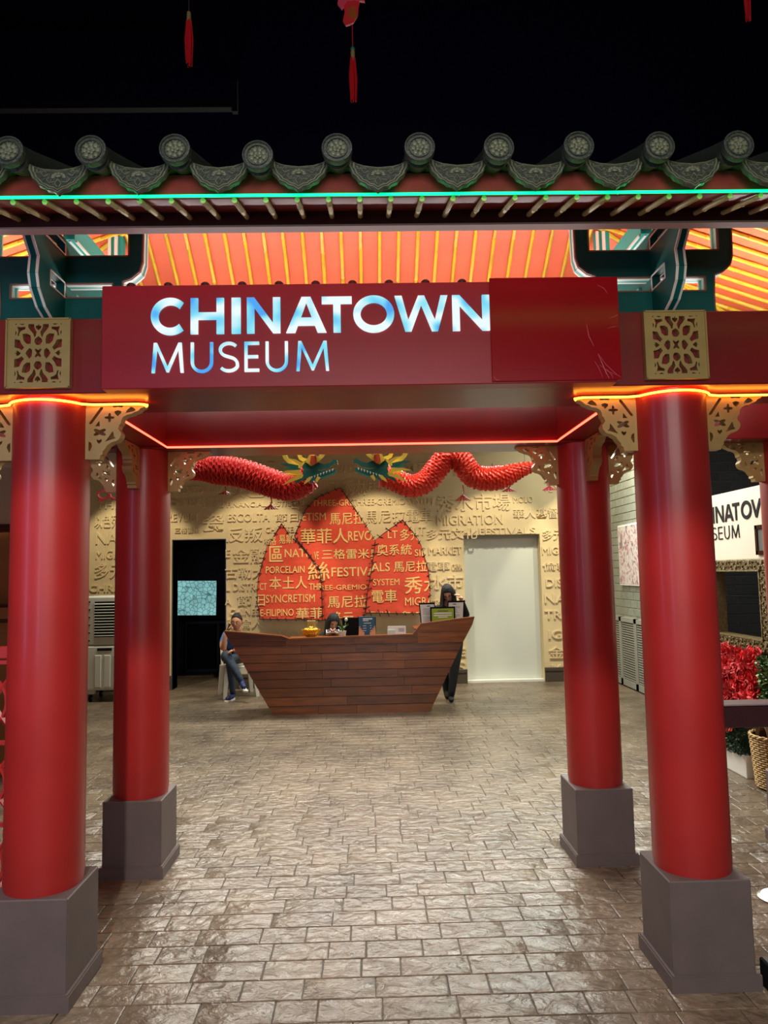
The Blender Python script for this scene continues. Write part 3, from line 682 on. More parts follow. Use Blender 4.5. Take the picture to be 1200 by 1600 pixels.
    mb = MB(); mb.bar((cx, 3.06, 3.052), (cx, 4.2, 3.052), .008, .006).bar((cx-.028, 3.06, 3.05), (cx-.028, 4.2, 3.05), .008, .01).bar((cx+.028, 3.06, 3.05), (cx+.028, 4.2, 3.05), .008, .01)
    mb.bar((cx-.03, 3.1, 2.768), (cx-.03, 3.95, 2.768), .008, .01).bar((cx+.02, 3.1, 2.768), (cx+.02, 3.95, 2.768), .008, .01)
    mb.build('arm_edge', 'white_paint', t)
    return t
green_bracket(-1.272, 'dark green painted roof bracket beside the start of the sign')
green_bracket(1.236, 'dark green painted roof bracket beside the plain red cover')

# the tiled roof
rf = thing('tiled_roof', (0, 2.2, 2.79), 'tiled gate roof with round end tiles over orange boards and gold rods', 'roof')
MB().box(-2.9, 2.9, 2.2, 2.225, 2.787, 2.857, bev=.002).build('fascia_board', 'eave_red', rf)
MB().prism([(2.225, 2.79), (2.45, 2.862), (2.45, 2.882), (2.225, 2.81)], -2.9, 2.9, 'yz').build('soffit_board', 'eave_red', rf)
MB().box(-2.9, 2.9, 2.45, 2.488, 2.812, 2.93, bev=.002).build('eave_beam', 'dark_maroon', rf)
MB().box(-2.9, 2.9, 2.448, 2.492, 2.806, 2.813).build('beam_edge', 'lamplit_edge', rf)  # strip painted pale as the lit underside of the beam
# roof underside: rear slope in the middle, side slopes beyond x=+-1
ZR = 3.45
def zrear(y): return ZR-.675*(y-3.5)
def zside(x): return ZR-.35*(abs(x)-1.0)
MB().prism([(2.488, 2.86), (3.5, ZR), (3.5, ZR+.03), (2.488, 2.89)], -2.9, 2.9, 'yz').build('front_boarding', 'roof_orange', rf)
mb = MB(); e = 4.65
def yhip(x): return 3.5+.35*(abs(x)-1)/.675
xe = 1+(e-3.5)*.675/.35
mb.add([(-1, 3.5, ZR), (1, 3.5, ZR), (xe, e, zrear(e)), (-xe, e, zrear(e)), (-1, 3.5, ZR+.02), (1, 3.5, ZR+.02), (xe, e, zrear(e)+.02), (-xe, e, zrear(e)+.02)],
       [(0, 1, 2, 3), (4, 5, 6, 7), (0, 1, 5, 4), (1, 2, 6, 5), (2, 3, 7, 6), (3, 0, 4, 7)])
mb.build('rear_boarding', 'roof_orange', rf)
for s in (-1, 1):
    P_ = [(1, 3.5), (xe, e), (3.3, e), (3.3, 2.5), (2.67, 2.5)]
    mb = MB(); vs = [(s*x, y, zside(x)) for x, y in P_]+[(s*x, y, zside(x)+.02) for x, y in P_]
    mb.add(vs, [(0, 1, 2, 3, 4), (5, 6, 7, 8, 9)]+[(i, (i+1) % 5, 5+(i+1) % 5, 5+i) for i in range(5)]); mb.build('side_boarding', 'roof_orange', rf)
def rod(a, b, r, name, node=None, mt='bamboo_gold'):
    a, b = Vector(a), Vector(b); L_ = (b-a).length; n = node or max(1, int(L_/.28)); pts = []; rr_ = []
    k0 = random.uniform(.2, .8)/n
    ks = sorted([0, 1]+sum([[min(1, k0+i/n-.004/L_), min(1, k0+i/n), min(1, k0+i/n+.004/L_)] for i in range(n)], []))
    for k in ks:
        pts.append(a+(b-a)*k); mid = any(abs(k-(k0+i/n)) < 1e-6 for i in range(n)); rr_.append(r*(1.25 if mid else 1))
    q = [pts[0]]; qr = [rr_[0]]
    for p, s_ in zip(pts[1:], rr_[1:]):
        if (p-q[-1]).length > .0015: q.append(p); qr.append(s_)
    return MB().tube(q, qr, 8).build(name, mt, rf)
for k in range(-22, 23):
    x = k*.1-.02
    if abs(x) < 1.02: rod((x, 3.5, ZR-.012), (x, e-.02, zrear(e-.02)-.012), .0098, 'bamboo_rod')
    elif abs(x) < xe: y0 = yhip(x); rod((x, y0, zrear(y0)-.012), (x, e-.02, zrear(e-.02)-.012), .0098, 'bamboo_rod')
for s in (-1, 1):
    for k in range(0, 20):
        y0 = 2.6+k*.1; x0 = 1+(3.5-y0)*.583/.35 if y0 < 3.5 else 1+(y0-3.5)*.675/.35
        if x0 < 3.1: rod((s*x0, y0, zside(x0)-.012), (s*3.25, y0, zside(3.25)-.012), .0105, 'bamboo_rod')
    rod((s*1.0, 3.5, ZR-.015), (s*xe, e, zrear(e)-.015), .011, 'hip_rod')
for k in range(-20, 21):
    x = k*.0985-.012; rod((x, 2.206, 2.774), (x, 2.462, 2.845), .0088, 'rafter_end', 1, 'bamboo_pale')
# end tiles
disc = MB(); disc.lathe([(.0, -.004), (.046, -.004), (.047, .012), (.0455, .018), (.041, .0185), (.0395, .0135), (.034, .0135), (.033, .017), (.0305, .017), (.0295, .012), (.0, .012)], (0, 0, 0), 40, axis='y', caps=False)
petal = MB()
for k in range(8): a = k*PI/4; petal.ball((.0195*math.cos(a), -.012, .0195*math.sin(a)), .0078, 8, 5, sc=(1, .55, 1))
for k in range(5): a = k*2*PI/5; petal.ball((.008*math.cos(a), -.013, .008*math.sin(a)), .0058, 8, 5, sc=(1, .7, 1))
petal.ball((0, -.015, 0), .0045, 8, 5)
for k in range(16): a = (k+.5)*PI/8; petal.ball((.0272*math.cos(a), -.012, .0272*math.sin(a)), .0026, 6, 4, sc=(1, .6, 1))
half = [(0, -.0), (.04, .005), (.06, .012), (.083, .026), (.082, .005), (.076, -.006), (.071, -.022), (.06, -.032), (.052, -.046), (.036, -.054), (.028, -.063), (.014, -.066), (.0, -.078)]
half = [(x*1.13, y*1.03) for x, y in half]; outl = half+[(-x, y) for x, y in half[1:-1]][::-1]
dm = curve_mesh([outl], .014); dm2 = curve_mesh([[(x*.97, y*.96-.0005) for x, y in outl], [(x*.9, y*.88-.003) for x, y in outl]], .006); dm3 = curve_mesh([[(x*.84, y*.8-.005) for x, y in outl], [(x*.78, y*.73-.0065) for x, y in outl]], .005)
drip = MB(); drip.mesh(dm, lambda p: (p[0], -p[2], p[1]))
orn = MB(); orn.mesh(dm2, lambda p: (p[0], -p[2]-.008, p[1])); orn.mesh(dm3, lambda p: (p[0], -p[2]-.008, p[1]))
for k in range(7): a = PI*k/6; orn.ball((.017*math.cos(a), -.007, -.022+.012*math.sin(a)), .0062, 8, 5, sc=(1.1, .6, .8))
orn.ball((0, -.009, -.02), .008, 8, 5, sc=(1.2, .6, .7))
for s in (-1, 1):
    orn.tube([(0, -.008, -.03), (s*.01, -.009, -.045), (s*.002, -.008, -.056)], .0018, 5).tube([(s*.01, -.008, -.038), (s*.026, -.009, -.042), (s*.036, -.008, -.03), (s*.028, -.008, -.024)], .0018, 5)
    orn.tube([(s*.03, -.008, -.012), (s*.042, -.009, -.02), (s*.052, -.009, -.01), (s*.044, -.008, .0), (s*.036, -.008, -.006)], .0018, 5).tube([(s*.052, -.008, -.004), (s*.064, -.008, -.004), (s*.066, -.008, .006)], .0016, 5)
D0 = D1 = E0 = E1 = T0 = None
def inst(me_or, name, m, parent, loc, build):
    if me_or is None: o = build.build(name, m, parent, world=False); me_or = o.data
    else: o = bpy.data.objects.new(name, me_or); COL.objects.link(o); o.parent = parent
    o.location = Vector(loc)-(root_loc(parent)); return o
tube_tile = MB(); tube_tile.tube([(0, .006, 0), (0, .12, .04), (0, .4, .15), (0, .9, .38)], [.043, .043, .045, .047], 20)
rr = random.Random(11)
for k in range(-4, 15):
    x = -1.05+.2438*k; z = 2.872+(-.02 if k == 3 else 0)+rr.uniform(-.004, .004); x += rr.uniform(-.004, .004)
    tt = inst(T0, 'tube_tile', 'tile', rf, (x, 2.11, z), tube_tile); T0 = tt.data
    o = inst(D0, 'end_disc', 'tile', tt, (x, 2.1, z), disc); D0 = o.data; o.rotation_euler = (R(-3), R(rr.uniform(-20, 20)), 0)
    o2 = bpy.data.objects.new('disc_relief', D1) if D1 else petal.build('disc_relief', 'tile_relief', None); D1 = o2.data
    if o2.name not in COL.objects: COL.objects.link(o2)
    o2.parent = tt; o2.location = o.location.copy(); o2.rotation_euler = o.rotation_euler
    x = -1.05+.2438*(k+.5); z = 2.842+rr.uniform(-.003, .003); ry = R(rr.uniform(-2.5, 2.5))
    o = inst(E0, 'drip_tile', 'tile', rf, (x, 2.15, z), drip); E0 = o.data; o.rotation_euler = (R(-6), ry, 0)
    o3 = bpy.data.objects.new('tile_relief', E1) if E1 else orn.build('tile_relief', 'tile_relief', None); E1 = o3.data
    if o3.name not in COL.objects: COL.objects.link(o3)
    o3.parent = o
# pan tiles and the slope above
mb = MB()
for k in range(-4, 15):
    x = -1.05+.2438*(k+.5); n = 8; vs = []
    for (yy, zz) in ((2.15, 2.832), (2.45, 2.92), (3.0, 3.13), (3.5, ZR+.06)):
        for i in range(n+1): a = -1+2*i/n; vs.append((x+a*.13, yy, zz+.028*a*a))
    mb.add(vs, [(r*(n+1)+i, r*(n+1)+i+1, (r+1)*(n+1)+i+1, (r+1)*(n+1)+i) for r in range(3) for i in range(n)])
o = mb.build('pan_tile_bed', 'tile', rf)
mb = MB(); mb.add([(-2.9, 2.23, 2.87), (2.9, 2.23, 2.87), (2.9, 3.5, ZR+.04), (-2.9, 3.5, ZR+.04), (2.9, 4.9, 2.6), (-2.9, 4.9, 2.6)], [(0, 1, 2, 3), (3, 2, 4, 5)]); mb.build('roof_deck', 'tile', rf)
MB().tube([(-2.9, 3.5, ZR+.1), (2.9, 3.5, ZR+.1)], .07, 12).build('ridge_tile', 'tile', rf)

# neon tubes
def neon(label, pts, r, m, clips=()):
    t = thing('neon_tube', pts[0], label, 'neon light'); MB().tube(pts, r, 8).build('glass_tube', m, t)
    if clips:
        for c in clips: MB().bar((c[0], c[1], c[2]-.012), (c[0], c[1], c[2]+.02), .004, .004).build('clip', 'steel', t)
    return t
neon('green neon tube along the eave under the drip tiles', [(-2.6, 2.183, 2.775)]+[(-2.4+i*.4, 2.183, 2.777+.0004*(i % 2)) for i in range(13)], .0046, 'neon_green', [(x*.5-.2, 2.186, 2.778) for x in range(-4, 5)])
def arc3(cx, cy, r, a0, a1, z, n=16): return [(cx+r*math.cos(R(a0+(a1-a0)*i/n)), cy+r*math.sin(R(a0+(a1-a0)*i/n)), z) for i in range(n+1)]
zN = 2.309
def round_col(cx, xl, xr, curl_l, curl_r, label):
    yb = 2.965; a = 200
    pts = []
    if curl_l: pts += [(xl+.01, yb+.045, zN), (xl-.002, yb+.02, zN)]
    pts += [(xl+.03, yb, zN), (cx-.19, yb, zN)]+arc3(cx, 3.02, RC+.012, 205, 335, zN)+[(cx+.19, yb, zN), (xr-.03, yb, zN)]
    if curl_r: pts += [(xr+.002, yb+.02, zN), (xr-.01, yb+.045, zN)]
    neon(label, pts, .0046, 'neon_core')
round_col(-1.314, -1.9, -.912, False, True, 'orange neon tube around the head of the front column by the red railing')
round_col(1.279, .872, 2.05, True, False, 'orange neon tube around the head of the front column by the flower display')
neon('red neon tube along the lower edge of the inner beams', [(-1.118, 3.25, 2.316), (-1.118, 4.03, 2.316), (1.066, 4.03, 2.316), (1.066, 3.25, 2.316)], .0055, 'neon_red')

# ================================================================== RECEPTION
# three sails of cloth on the wall, printed with the same words
def pz(u, v, y=YB-.13): p = aty(u, v, y); return (p.x, p.z)
SAILS = [
 ('left', YB-.16, [(440, 818), (452, 836), (465, 849), (480, 866), (499, 892), (502, 912), (503, 940), (503.5, 969), (470, 968), (440, 967.5), (406, 967), (403, 948), (402, 927), (404, 903), (410, 878), (417, 856), (427, 839)],
  'red cloth sail with SYNCRETISM printed on it, nearest the dark doorway',
  [('三格', 409, 838, 432, 852), ('易斯', 436, 835, 458, 850), ('區', 421, 853, 442, 878), ('NATIVE', 445, 857, 499, 871), ('PORCELAIN', 415.5, 884, 476, 896), ('本土人', 421, 900, 480, 921), ('CT', 406, 911, 417, 922), ('THREE', 483, 911, 514, 922), ('日', 403, 929, 414, 947),
   ('SYNCRETISM', 415.5, 928, 492, 942), ('E-FILIPINO', 407, 951, 459, 963), ('華菲', 463, 949, 505, 967), ('絲', 481, 877, 514, 907)]),
 ('mid', YB-.11, [(532, 762), (545, 781), (562, 806), (575, 827), (586, 845), (584, 870), (581, 893), (577, 920), (572, 946), (568, 965), (540, 966), (503.5, 969), (503, 930), (500, 890), (482, 865), (460, 838), (477, 797), (488, 785), (499, 776), (517, 768)],
  'tall middle cloth sail with FESTIVALS printed on it',
  [('THREE-GREMIO', 488, 780, 575, 791), ('CRETISM', 452, 801, 509, 814), ('馬尼拉', 515, 800, 570, 820), ('華菲人', 470, 825, 544, 850), ('REVOLT', 544, 829, 598, 845), ('三格雷米', 503, 857, 577, 874), ('奧', 579, 857, 592, 874), ('VE', 491, 862, 498, 874), ('FESTIVALS', 518, 885, 606, 901),
   ('絲', 482, 877, 515, 908), ('THREE-GREMIO', 482, 913, 572.5, 922.5), ('馬尼拉', 512, 930, 573, 950), ('多元', 520, 955, 552, 975)]),
 ('right', YB-.14, [(629, 812), (637, 822), (644, 830), (652, 841), (658, 853), (664, 873), (669, 890), (671, 907), (672, 925), (671, 959), (640, 958.5), (600, 958), (572, 957), (573, 942), (574, 927), (579, 900), (583, 873), (587, 844), (600, 833), (614, 823)],
  'red cloth sail with SYSTEM printed on it, nearest the white door',
  [('LT', 606, 829, 621, 841), ('多元', 625, 826, 657, 845), ('奧系統', 589, 850, 643, 868), ('SILK', 648, 858, 675, 869), ('ALS', 580, 879, 609, 893), ('馬尼拉', 615, 876, 667, 894), ('SYSTEM', 583, 904, 624, 915), ('秀水', 632, 900, 690, 928), ('電車', 581, 921, 620, 942),
   ('MIGRATION', 633, 932, 712, 946), ('THINA', 578, 955, 612, 966), ('多元', 622, 954, 672, 975)])]
def clip_mesh(mb, poly):     # keep what lies inside a convex-ish outline (xz)
    bm = bmesh.new(); vs = [bm.verts.new(p) for p in mb.v]
    for f in mb.f:
        try: bm.faces.new([vs[i] for i in f])
        except ValueError: pass
    A = sum(poly[i][0]*poly[(i+1) % len(poly)][1]-poly[(i+1) % len(poly)][0]*poly[i][1] for i in range(len(poly)))
    n = len(poly); hull = []
    for i in range(n):
        a, b, c = poly[i-1], poly[i], poly[(i+1) % n]
        hull.append(b)
    s = 1 if A > 0 else -1
    for i in range(n):
        a, b = poly[i], poly[(i+1) % n]
        dx, dz = b[0]-a[0], b[1]-a[1]; no = Vector((s*dz, 0, -s*dx)).normalized()
        if any(((p[0]-a[0])*no.x+(p[1]-a[1])*no.z) > .02 for p in poly): continue     # a concave edge: the cut would take too much
        bmesh.ops.bisect_plane(bm, geom=bm.verts[:]+bm.edges[:]+bm.faces[:], plane_co=(a[0]-no.x*.004, 0, a[1]-no.z*.004), plane_no=no, clear_outer=True)
    bm.verts.index_update(); out = MB(); out.add([v.co.copy() for v in bm.verts], [[v.index for v in f.verts] for f in bm.faces]); bm.free(); return out
for nm, ys, out, lab, words in SAILS:
    poly = [tuple(pz(u, v, ys)) for u, v in out]
    cx = sum(p[0] for p in poly)/len(poly); cz = sum(p[1] for p in poly)/len(poly)
    t = thing('wall_sail', (cx, ys, cz), lab, 'sail', None)
    # cloth: a grid cut to the outline with gentle billows
    me = curve_mesh([poly], .006); bm = bmesh.new(); bm.from_mesh(me)
    for k in range(1, 24): z = min(p[1] for p in poly)+k*.085; bmesh.ops.bisect_plane(bm, geom=bm.verts[:]+bm.edges[:]+bm.faces[:], plane_co=(0, z, 0), plane_no=(0, 1, 0))
    for k in range(1, 14): bmesh.ops.bisect_plane(bm, geom=bm.verts[:]+bm.edges[:]+bm.faces[:], plane_co=(min(p[0] for p in poly)+k*.1, 0, 0), plane_no=(1, 0, 0))
    bm.to_mesh(me); bm.free()
    wav = lambda x, z: .004*math.sin(z*11+x*3)+.003*math.sin(x*17+z*5)
    mb = MB(); mb.mesh(me, lambda p: (p[0], ys-p[2]+wav(p[0], p[1]), p[1])); mb.build('cloth', 'sail', t, smooth=60)
    for wd, u0, v0, u1, v1 in words:
        a = pz(u0, v1, ys); b = pz(u1, v0, ys); q = MB(); fit_text(q, wd, a[0], b[0], a[1], b[1], ys-.009, .002, .016 if ord(wd[0]) > 1000 else .02)
        q = clip_mesh(q, poly)
        if q.f: q.build('printed_word', 'sail_print', t, smooth=0)
    mb = MB(); n = len(poly)
    for i in range(n):
        a, b = Vector((poly[i][0], ys-.004, poly[i][1])), Vector((poly[(i+1) % n][0], ys-.004, poly[(i+1) % n][1])); L_ = (b-a).length
        mb.tube([a, b], .005, 5); k = max(1, round(L_/.11)); d = (b-a).normalized(); no = Vector((-d.z, 0, d.x))
        for j in range(k):
            c = a+(b-a)*((j+.5)/k); w = .05 if nm == 'right' and c.x < (poly[0][0]-.2) else .026
            mb.tube([c-no*w+d*w*.5, c+Vector((0, -.012, 0)), c+no*w-d*w*.3], .0055, 5)
    o = mb.build('lashing', 'rope', t); o['kind'] = 'stuff'
    for i in (2, len(poly)-5):
        MB().tube([(poly[i][0], ys, poly[i][1]), (poly[i][0], YB-.001, poly[i][1])], .008, 6).build('stand_off', 'steel', t)
# the reception desk built as a wooden boat
bt = thing('reception_desk', (-.25, 8.7, 0), 'wooden reception desk shaped like a plank boat with raised ends', 'desk')
def bl(z): return -1.133-.571*z
def brr(z): return .659+.503*z
TOP = [(-1.677, .953), (-1.031, .884), (-.944, .85), (.48, .872), (.579, .99), (1.19, 1.055)]
def yf(z): return 8.48-.05*z
rows = [0, .1, .2, .305, .405, .5, .595, .69, .785]
rr = random.Random(4)
for i in range(len(rows)-1):
    z0, z1 = rows[i], rows[i+1]-.0045; x = bl(z0); xe_ = brr(z0); cuts = [bl(z0)]
    while x < xe_-.5:
        x += rr.uniform(.38, .95)
        if x < xe_-.3: cuts.append(x)
    cuts.append(xe_)
    for j in range(len(cuts)-1):
        a0 = cuts[j] if j else bl(z0); a1 = cuts[j] if j else bl(z1); b0 = cuts[j+1] if j < len(cuts)-2 else brr(z0); b1 = cuts[j+1] if j < len(cuts)-2 else brr(z1)
        g = .0015; a0 += g*(j > 0); a1 += g*(j > 0); p = .012+rr.uniform(-.001, .002)
        vs = [(a0, yf(z0)-p, z0), (b0-g, yf(z0)-p, z0), (b1-g, yf(z1)-.004, z1), (a1, yf(z1)-.004, z1), (a0, yf(z0)+.02, z0), (b0-g, yf(z0)+.02, z0), (b1-g, yf(z1)+.02, z1), (a1, yf(z1)+.02, z1)]
        MB().add(vs, [(0, 1, 2, 3), (4, 5, 6, 7), (0, 1, 5, 4), (1, 2, 6, 5), (2, 3, 7, 6), (3, 0, 4, 7)]).build('plank', 'wood', bt, smooth=0)
z0 = rows[-1]
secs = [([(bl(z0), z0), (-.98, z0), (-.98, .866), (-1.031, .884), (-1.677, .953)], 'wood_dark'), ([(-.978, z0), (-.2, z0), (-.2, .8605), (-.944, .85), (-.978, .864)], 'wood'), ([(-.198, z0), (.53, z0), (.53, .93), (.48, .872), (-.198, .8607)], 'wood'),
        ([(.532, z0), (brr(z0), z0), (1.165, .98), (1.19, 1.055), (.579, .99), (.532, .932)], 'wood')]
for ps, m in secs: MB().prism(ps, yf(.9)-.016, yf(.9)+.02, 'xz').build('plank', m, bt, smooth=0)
for za in (.865+.0,):
    MB().prism([(.56, .905), (1.09, .905), (1.093, .912), (.565, .912)], yf(.9)-.022, yf(.9)-.014, 'xz').build('bead', 'wood', bt, smooth=0)
MB().prism([(-1.64, .862), (-.99, .84), (-.99, .847), (-1.65, .869)], yf(.9)-.022, yf(.9)-.014, 'xz').build('bead', 'wood', bt, smooth=0)
for a, b in zip(TOP[:-1], TOP[1:]):
    mb = MB(); y0, y1 = yf(.9)-.024, yf(.9)+.07; h = .016
    mb.add([(a[0], y0, a[1]), (b[0], y0, b[1]), (b[0], y0, b[1]+h), (a[0], y0, a[1]+h), (a[0], y1, a[1]), (b[0], y1, b[1]), (b[0], y1, b[1]+h), (a[0], y1, a[1]+h)], [(0, 1, 2, 3), (4, 5, 6, 7), (0, 1, 5, 4), (1, 2, 6, 5), (2, 3, 7, 6), (3, 0, 4, 7)])
    mb.build('cap_rail', 'wood', bt, smooth=0)
YK = 8.92
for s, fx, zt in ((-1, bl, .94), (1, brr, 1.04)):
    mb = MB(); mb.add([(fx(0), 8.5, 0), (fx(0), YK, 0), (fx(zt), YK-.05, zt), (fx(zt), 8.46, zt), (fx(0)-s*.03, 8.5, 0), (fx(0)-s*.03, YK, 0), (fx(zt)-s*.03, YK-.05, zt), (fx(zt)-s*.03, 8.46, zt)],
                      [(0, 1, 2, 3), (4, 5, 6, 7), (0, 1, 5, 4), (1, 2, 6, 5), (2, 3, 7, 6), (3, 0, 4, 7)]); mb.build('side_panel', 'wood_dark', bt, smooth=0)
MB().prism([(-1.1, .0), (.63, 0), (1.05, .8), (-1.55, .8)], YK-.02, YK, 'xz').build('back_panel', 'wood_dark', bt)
MB().box(-.97, .5, 8.5, YK+.03, .815, .845, bev=.003).build('counter_top', 'wood', bt)
MB().box(.5, 1.12, 8.5, YK, .925, .945, bev=.003).build('raised_shelf', 'wood', bt)
MB().box(-1.58, -1.0, 8.5, YK, .82, .84, bev=.003).build('raised_shelf', 'wood', bt)

# things on the desk
ZC = .845
g = thing('gold_ingot_ornament', (-.69, 8.66, ZC), 'gold bowl of ingots with a gold plaque standing on the desk', 'ornament')
a = aty(486, 990, 8.66); gx = a.x; g.location.x = gx
mb = MB(); mb.lathe([(.045, 0), (.05, .01), (.075, .03), (.105, .07), (.112, .1), (.1, .1), (.09, .08), (.02, .06)], (gx, 8.66, ZC), 24); mb.build('bowl', 'gold_bright', g)
mb = MB()
for k in range(12): an = k*PI/6; mb.bar((gx+.085*math.cos(an), 8.66+.085*math.sin(an), ZC+.03), (gx+.108*math.cos(an+.25), 8.66+.108*math.sin(an+.25), ZC+.1), .008, .006)
o = mb.build('ribbing', 'gold_bright', g); o['kind'] = 'stuff'
for k in range(9):
    an = k*2*PI/8; q = (gx+.055*math.cos(an)*(k < 8), 8.66+.055*math.sin(an)*(k < 8), ZC+.1+(.02 if k == 8 else 0))
    MB().ball(q, .026, 10, 6, sc=(1.2, .8, .6)).ball((q[0], q[1], q[2]+.012), .012, 8, 5).build('ingot', 'gold_bright', g)
MB().box(gx-.052, gx+.052, 8.71, 8.72, ZC+.08, ZC+.2, bev=.004).build('plaque', 'gold', g)
mb = MB(); mb.tube(arc3(0, 0, .025, 0, 360, 0, 16), .003, 5); ring = [(gx+p[0], 8.707, ZC+.14+p[1]) for p in arc3(0, 0, .03, 0, 350, 0, 16)]
mb = MB().tube(ring, .004, 5).tube([(gx-.02, 8.707, ZC+.12), (gx, 8.707, ZC+.15), (gx+.02, 8.707, ZC+.12)], .004, 5); mb.build('emblem', 'gold_bright', g)
a = aty(535, 990, 8.6); px_ = a.x
g = thing('potted_plant', (px_, 8.6, ZC), 'small leafy plant in a white pot on the desk beside the dark monitor', 'plant')
MB().lathe([(.034, 0), (.046, .075), (.048, .08), (.042, .08), (.038, .07), (.0, .07)], (px_, 8.6, ZC), 20, caps=False).build('pot', 'plastic_white', g)
rr = random.Random(2)
for k in range(12):
    an = k*2.4; r = .03+.03*rr.random(); h = .05+.06*rr.random(); b = Vector((px_, 8.6, ZC+.07)); tip = b+Vector((r*1.5*math.cos(an), r*math.sin(an), h)); mid = (b+tip)/2+Vector((0, 0, .02)); sd = Vector((-math.sin(an), math.cos(an), 0))*.012
    MB().add([b, mid-sd, tip, mid+sd, b+Vector((0, 0, .002)), mid-sd+Vector((0, 0, .002)), tip, mid+sd+Vector((0, 0, .002))], [(0, 1, 2, 3), (4, 7, 6, 5)]).build('leaf', 'leaf' if k % 3 else 'leaf_light', g)
MB().tube([(px_+.01, 8.6, ZC+.07), (px_+.03, 8.6, ZC+.13), (px_+.045, 8.6, ZC+.2)], .0025, 5).build('stem', 'leaf_light', g)
MB().ball((px_+.046, 8.6, ZC+.21), .02, 10, 7, sc=(.9, .9, 1.1)).build('blossom', 'plastic_white', g)
g = thing('monitor', (-.12, 8.78, ZC), 'dark computer monitor seen from behind on the desk', 'monitor')
a = aty(535, 993, 8.78); b = aty(587, 964, 8.78)
MB().box(a.x, b.x, 8.77, 8.79, b.z-.26, b.z, bev=.004).build('screen_housing', 'black', g)
MB().box((a.x+b.x)/2-.02, (a.x+b.x)/2+.02, 8.79, 8.81, ZC, b.z-.1).build('stand', 'black', g)
MB().box((a.x+b.x)/2-.09, (a.x+b.x)/2+.09, 8.74, 8.86, ZC, ZC+.008, bev=.002).build('foot', 'black', g)
a = aty(561, 994, 8.6); b = aty(586, 963, 8.6)
g = thing('leaflet_stand', ((a.x+b.x)/2, 8.6, ZC), 'blue counter sign with hands printed on it, standing on the desk', 'sign')
MB().box(a.x, b.x, 8.6, 8.606, ZC, b.z, bev=.001).build('card', 'poster_blue', g)
cx = (a.x+b.x)/2; w = (b.x-a.x)
MB().box(cx-w*.28, cx+w*.28, 8.62, 8.66, ZC, ZC+.01).build('foot', 'plastic_white', g)
mb = MB()
for s in (-1, 1):
    for k in range(4): x = cx+s*(w*.47-k*w*.085); mb.tube([(x, 8.598, ZC), (x, 8.597, ZC+.05), (x-s*.002, 8.598, ZC+.13-k*.022)], [.011, .009, .005], 6, squash=.35)
o = mb.build('printed_hand', 'hand_peach', g); o['kind'] = 'stuff'
mb = MB(); mb.box(cx-w*.25, cx+w*.32, 8.597, 8.6, b.z-.035, b.z-.02).box(cx-w*.25, cx+w*.1, 8.597, 8.6, b.z-.052, b.z-.042).box(cx-w*.2, cx+w*.25, 8.597, 8.6, b.z-.08, b.z-.074)
for k in range(3): mb.box(cx-w*.25, cx-w*.05, 8.597, 8.6, b.z-.11-k*.028, b.z-.105-k*.028).box(cx+w*.18, cx+w*.27, 8.597, 8.6, b.z-.11-k*.028, b.z-.105-k*.028)
o = mb.build('printed_line', 'paper', g, smooth=0); o['kind'] = 'stuff'
a = aty(606, 993, 8.6); b = aty(634, 978, 8.6)
g = thing('card_holder', ((a.x+b.x)/2, 8.6, ZC), 'white card holder with leaflets on the desk beside the blue counter sign', 'holder')
mb = MB(); mb.box(a.x, b.x, 8.6, 8.604, ZC, b.z, bev=.001).build('leaflet', 'paper', g); MB().box(a.x-.006, a.x+.09, 8.585, 8.589, ZC, b.z-.04, bev=.001).build('leaflet', 'door_white', g)
MB().box(a.x-.01, b.x+.02, 8.575, 8.65, ZC, ZC+.02, bev=.003).build('tray', 'plastic_white', g)
mb = MB()
for k in range(3): mb.box((a.x+b.x)/2+.02, b.x-.02, 8.5985, 8.6, b.z-.035-k*.014, b.z-.03-k*.014)
o = mb.build('printed_line', 'ink', g, smooth=0); o['kind'] = 'stuff'
def framed(u0, v0, u1, y, lab, m, tilt, lean):
    a = aty(u0, v0, y); b = aty(u1, v0, y); w = b.x-a.x; h = w*1.35 if m == 'paper' else w*1.0; cx = (a.x+b.x)/2; zb = a.z-h
    zb = .945; h = a.z-zb
    g = thing('framed_notice', (cx, y, zb), lab, 'notice', rz=R(lean)); 
    mb = MB(); e = .012; s = tilt
    def q(x, z): return (x*w/2+s*(z/h)*-.02, z)
    pl = [q(-1, 0), q(1, 0), q(1, h), q(-1, h)]; mb.prism(pl, 0, .012, 'xz'); mb.build('frame', 'black', g, world=False)
    pi = [q(-.88, .02), q(.88, .02), q(.88, h-.02), q(-.88, h-.02)]; MB().prism(pi, -.003, 0, 'xz').build('sheet', m, g, world=False)
    MB().bar((0, .01, h*.6), (0, .06, .0), .01, .004).build('strut', 'black', g, world=False)
    mb = MB(); rr = random.Random(int(u0))
    if m == 'lime':
        for k, (z, ww, hh) in enumerate(((h-.05, .5, .01), (h-.075, .85, .012), (h-.1, .85, .012), (h-.12, .45, .012))): mb.box(-w/2*ww*.85, w/2*ww*.85, -.005, -.003, z-hh/2, z+hh/2, 'ink' if k == 0 else 'paper')
        mb.tube([(.0-.03+.014*math.cos(t_), -.004, .06+.014*math.sin(t_)) for t_ in [i*.7 for i in range(9)]], .002, 4, 'paper')
    else:
        mb.box(-.02, .02, -.005, -.003, h-.045, h-.035, 'ink')
        for k in range(14):
            if k == 6: continue
            z = h-.07-k*.014; mb.box(-w*.36, w*(.36-.3*rr.random()), -.0045, -.003, z, z+.003, 'ink')
    o = mb.build('printed_line', 'ink', g, world=False, smooth=0); o['kind'] = 'stuff'
framed(657, 942, 682, 8.72, 'black framed white notice behind the green one, on the sail side', 'paper', 1, 4)
framed(697, 939, 723, 8.74, 'black framed white notice propped in front of the leaning woman', 'paper', -1, -3)
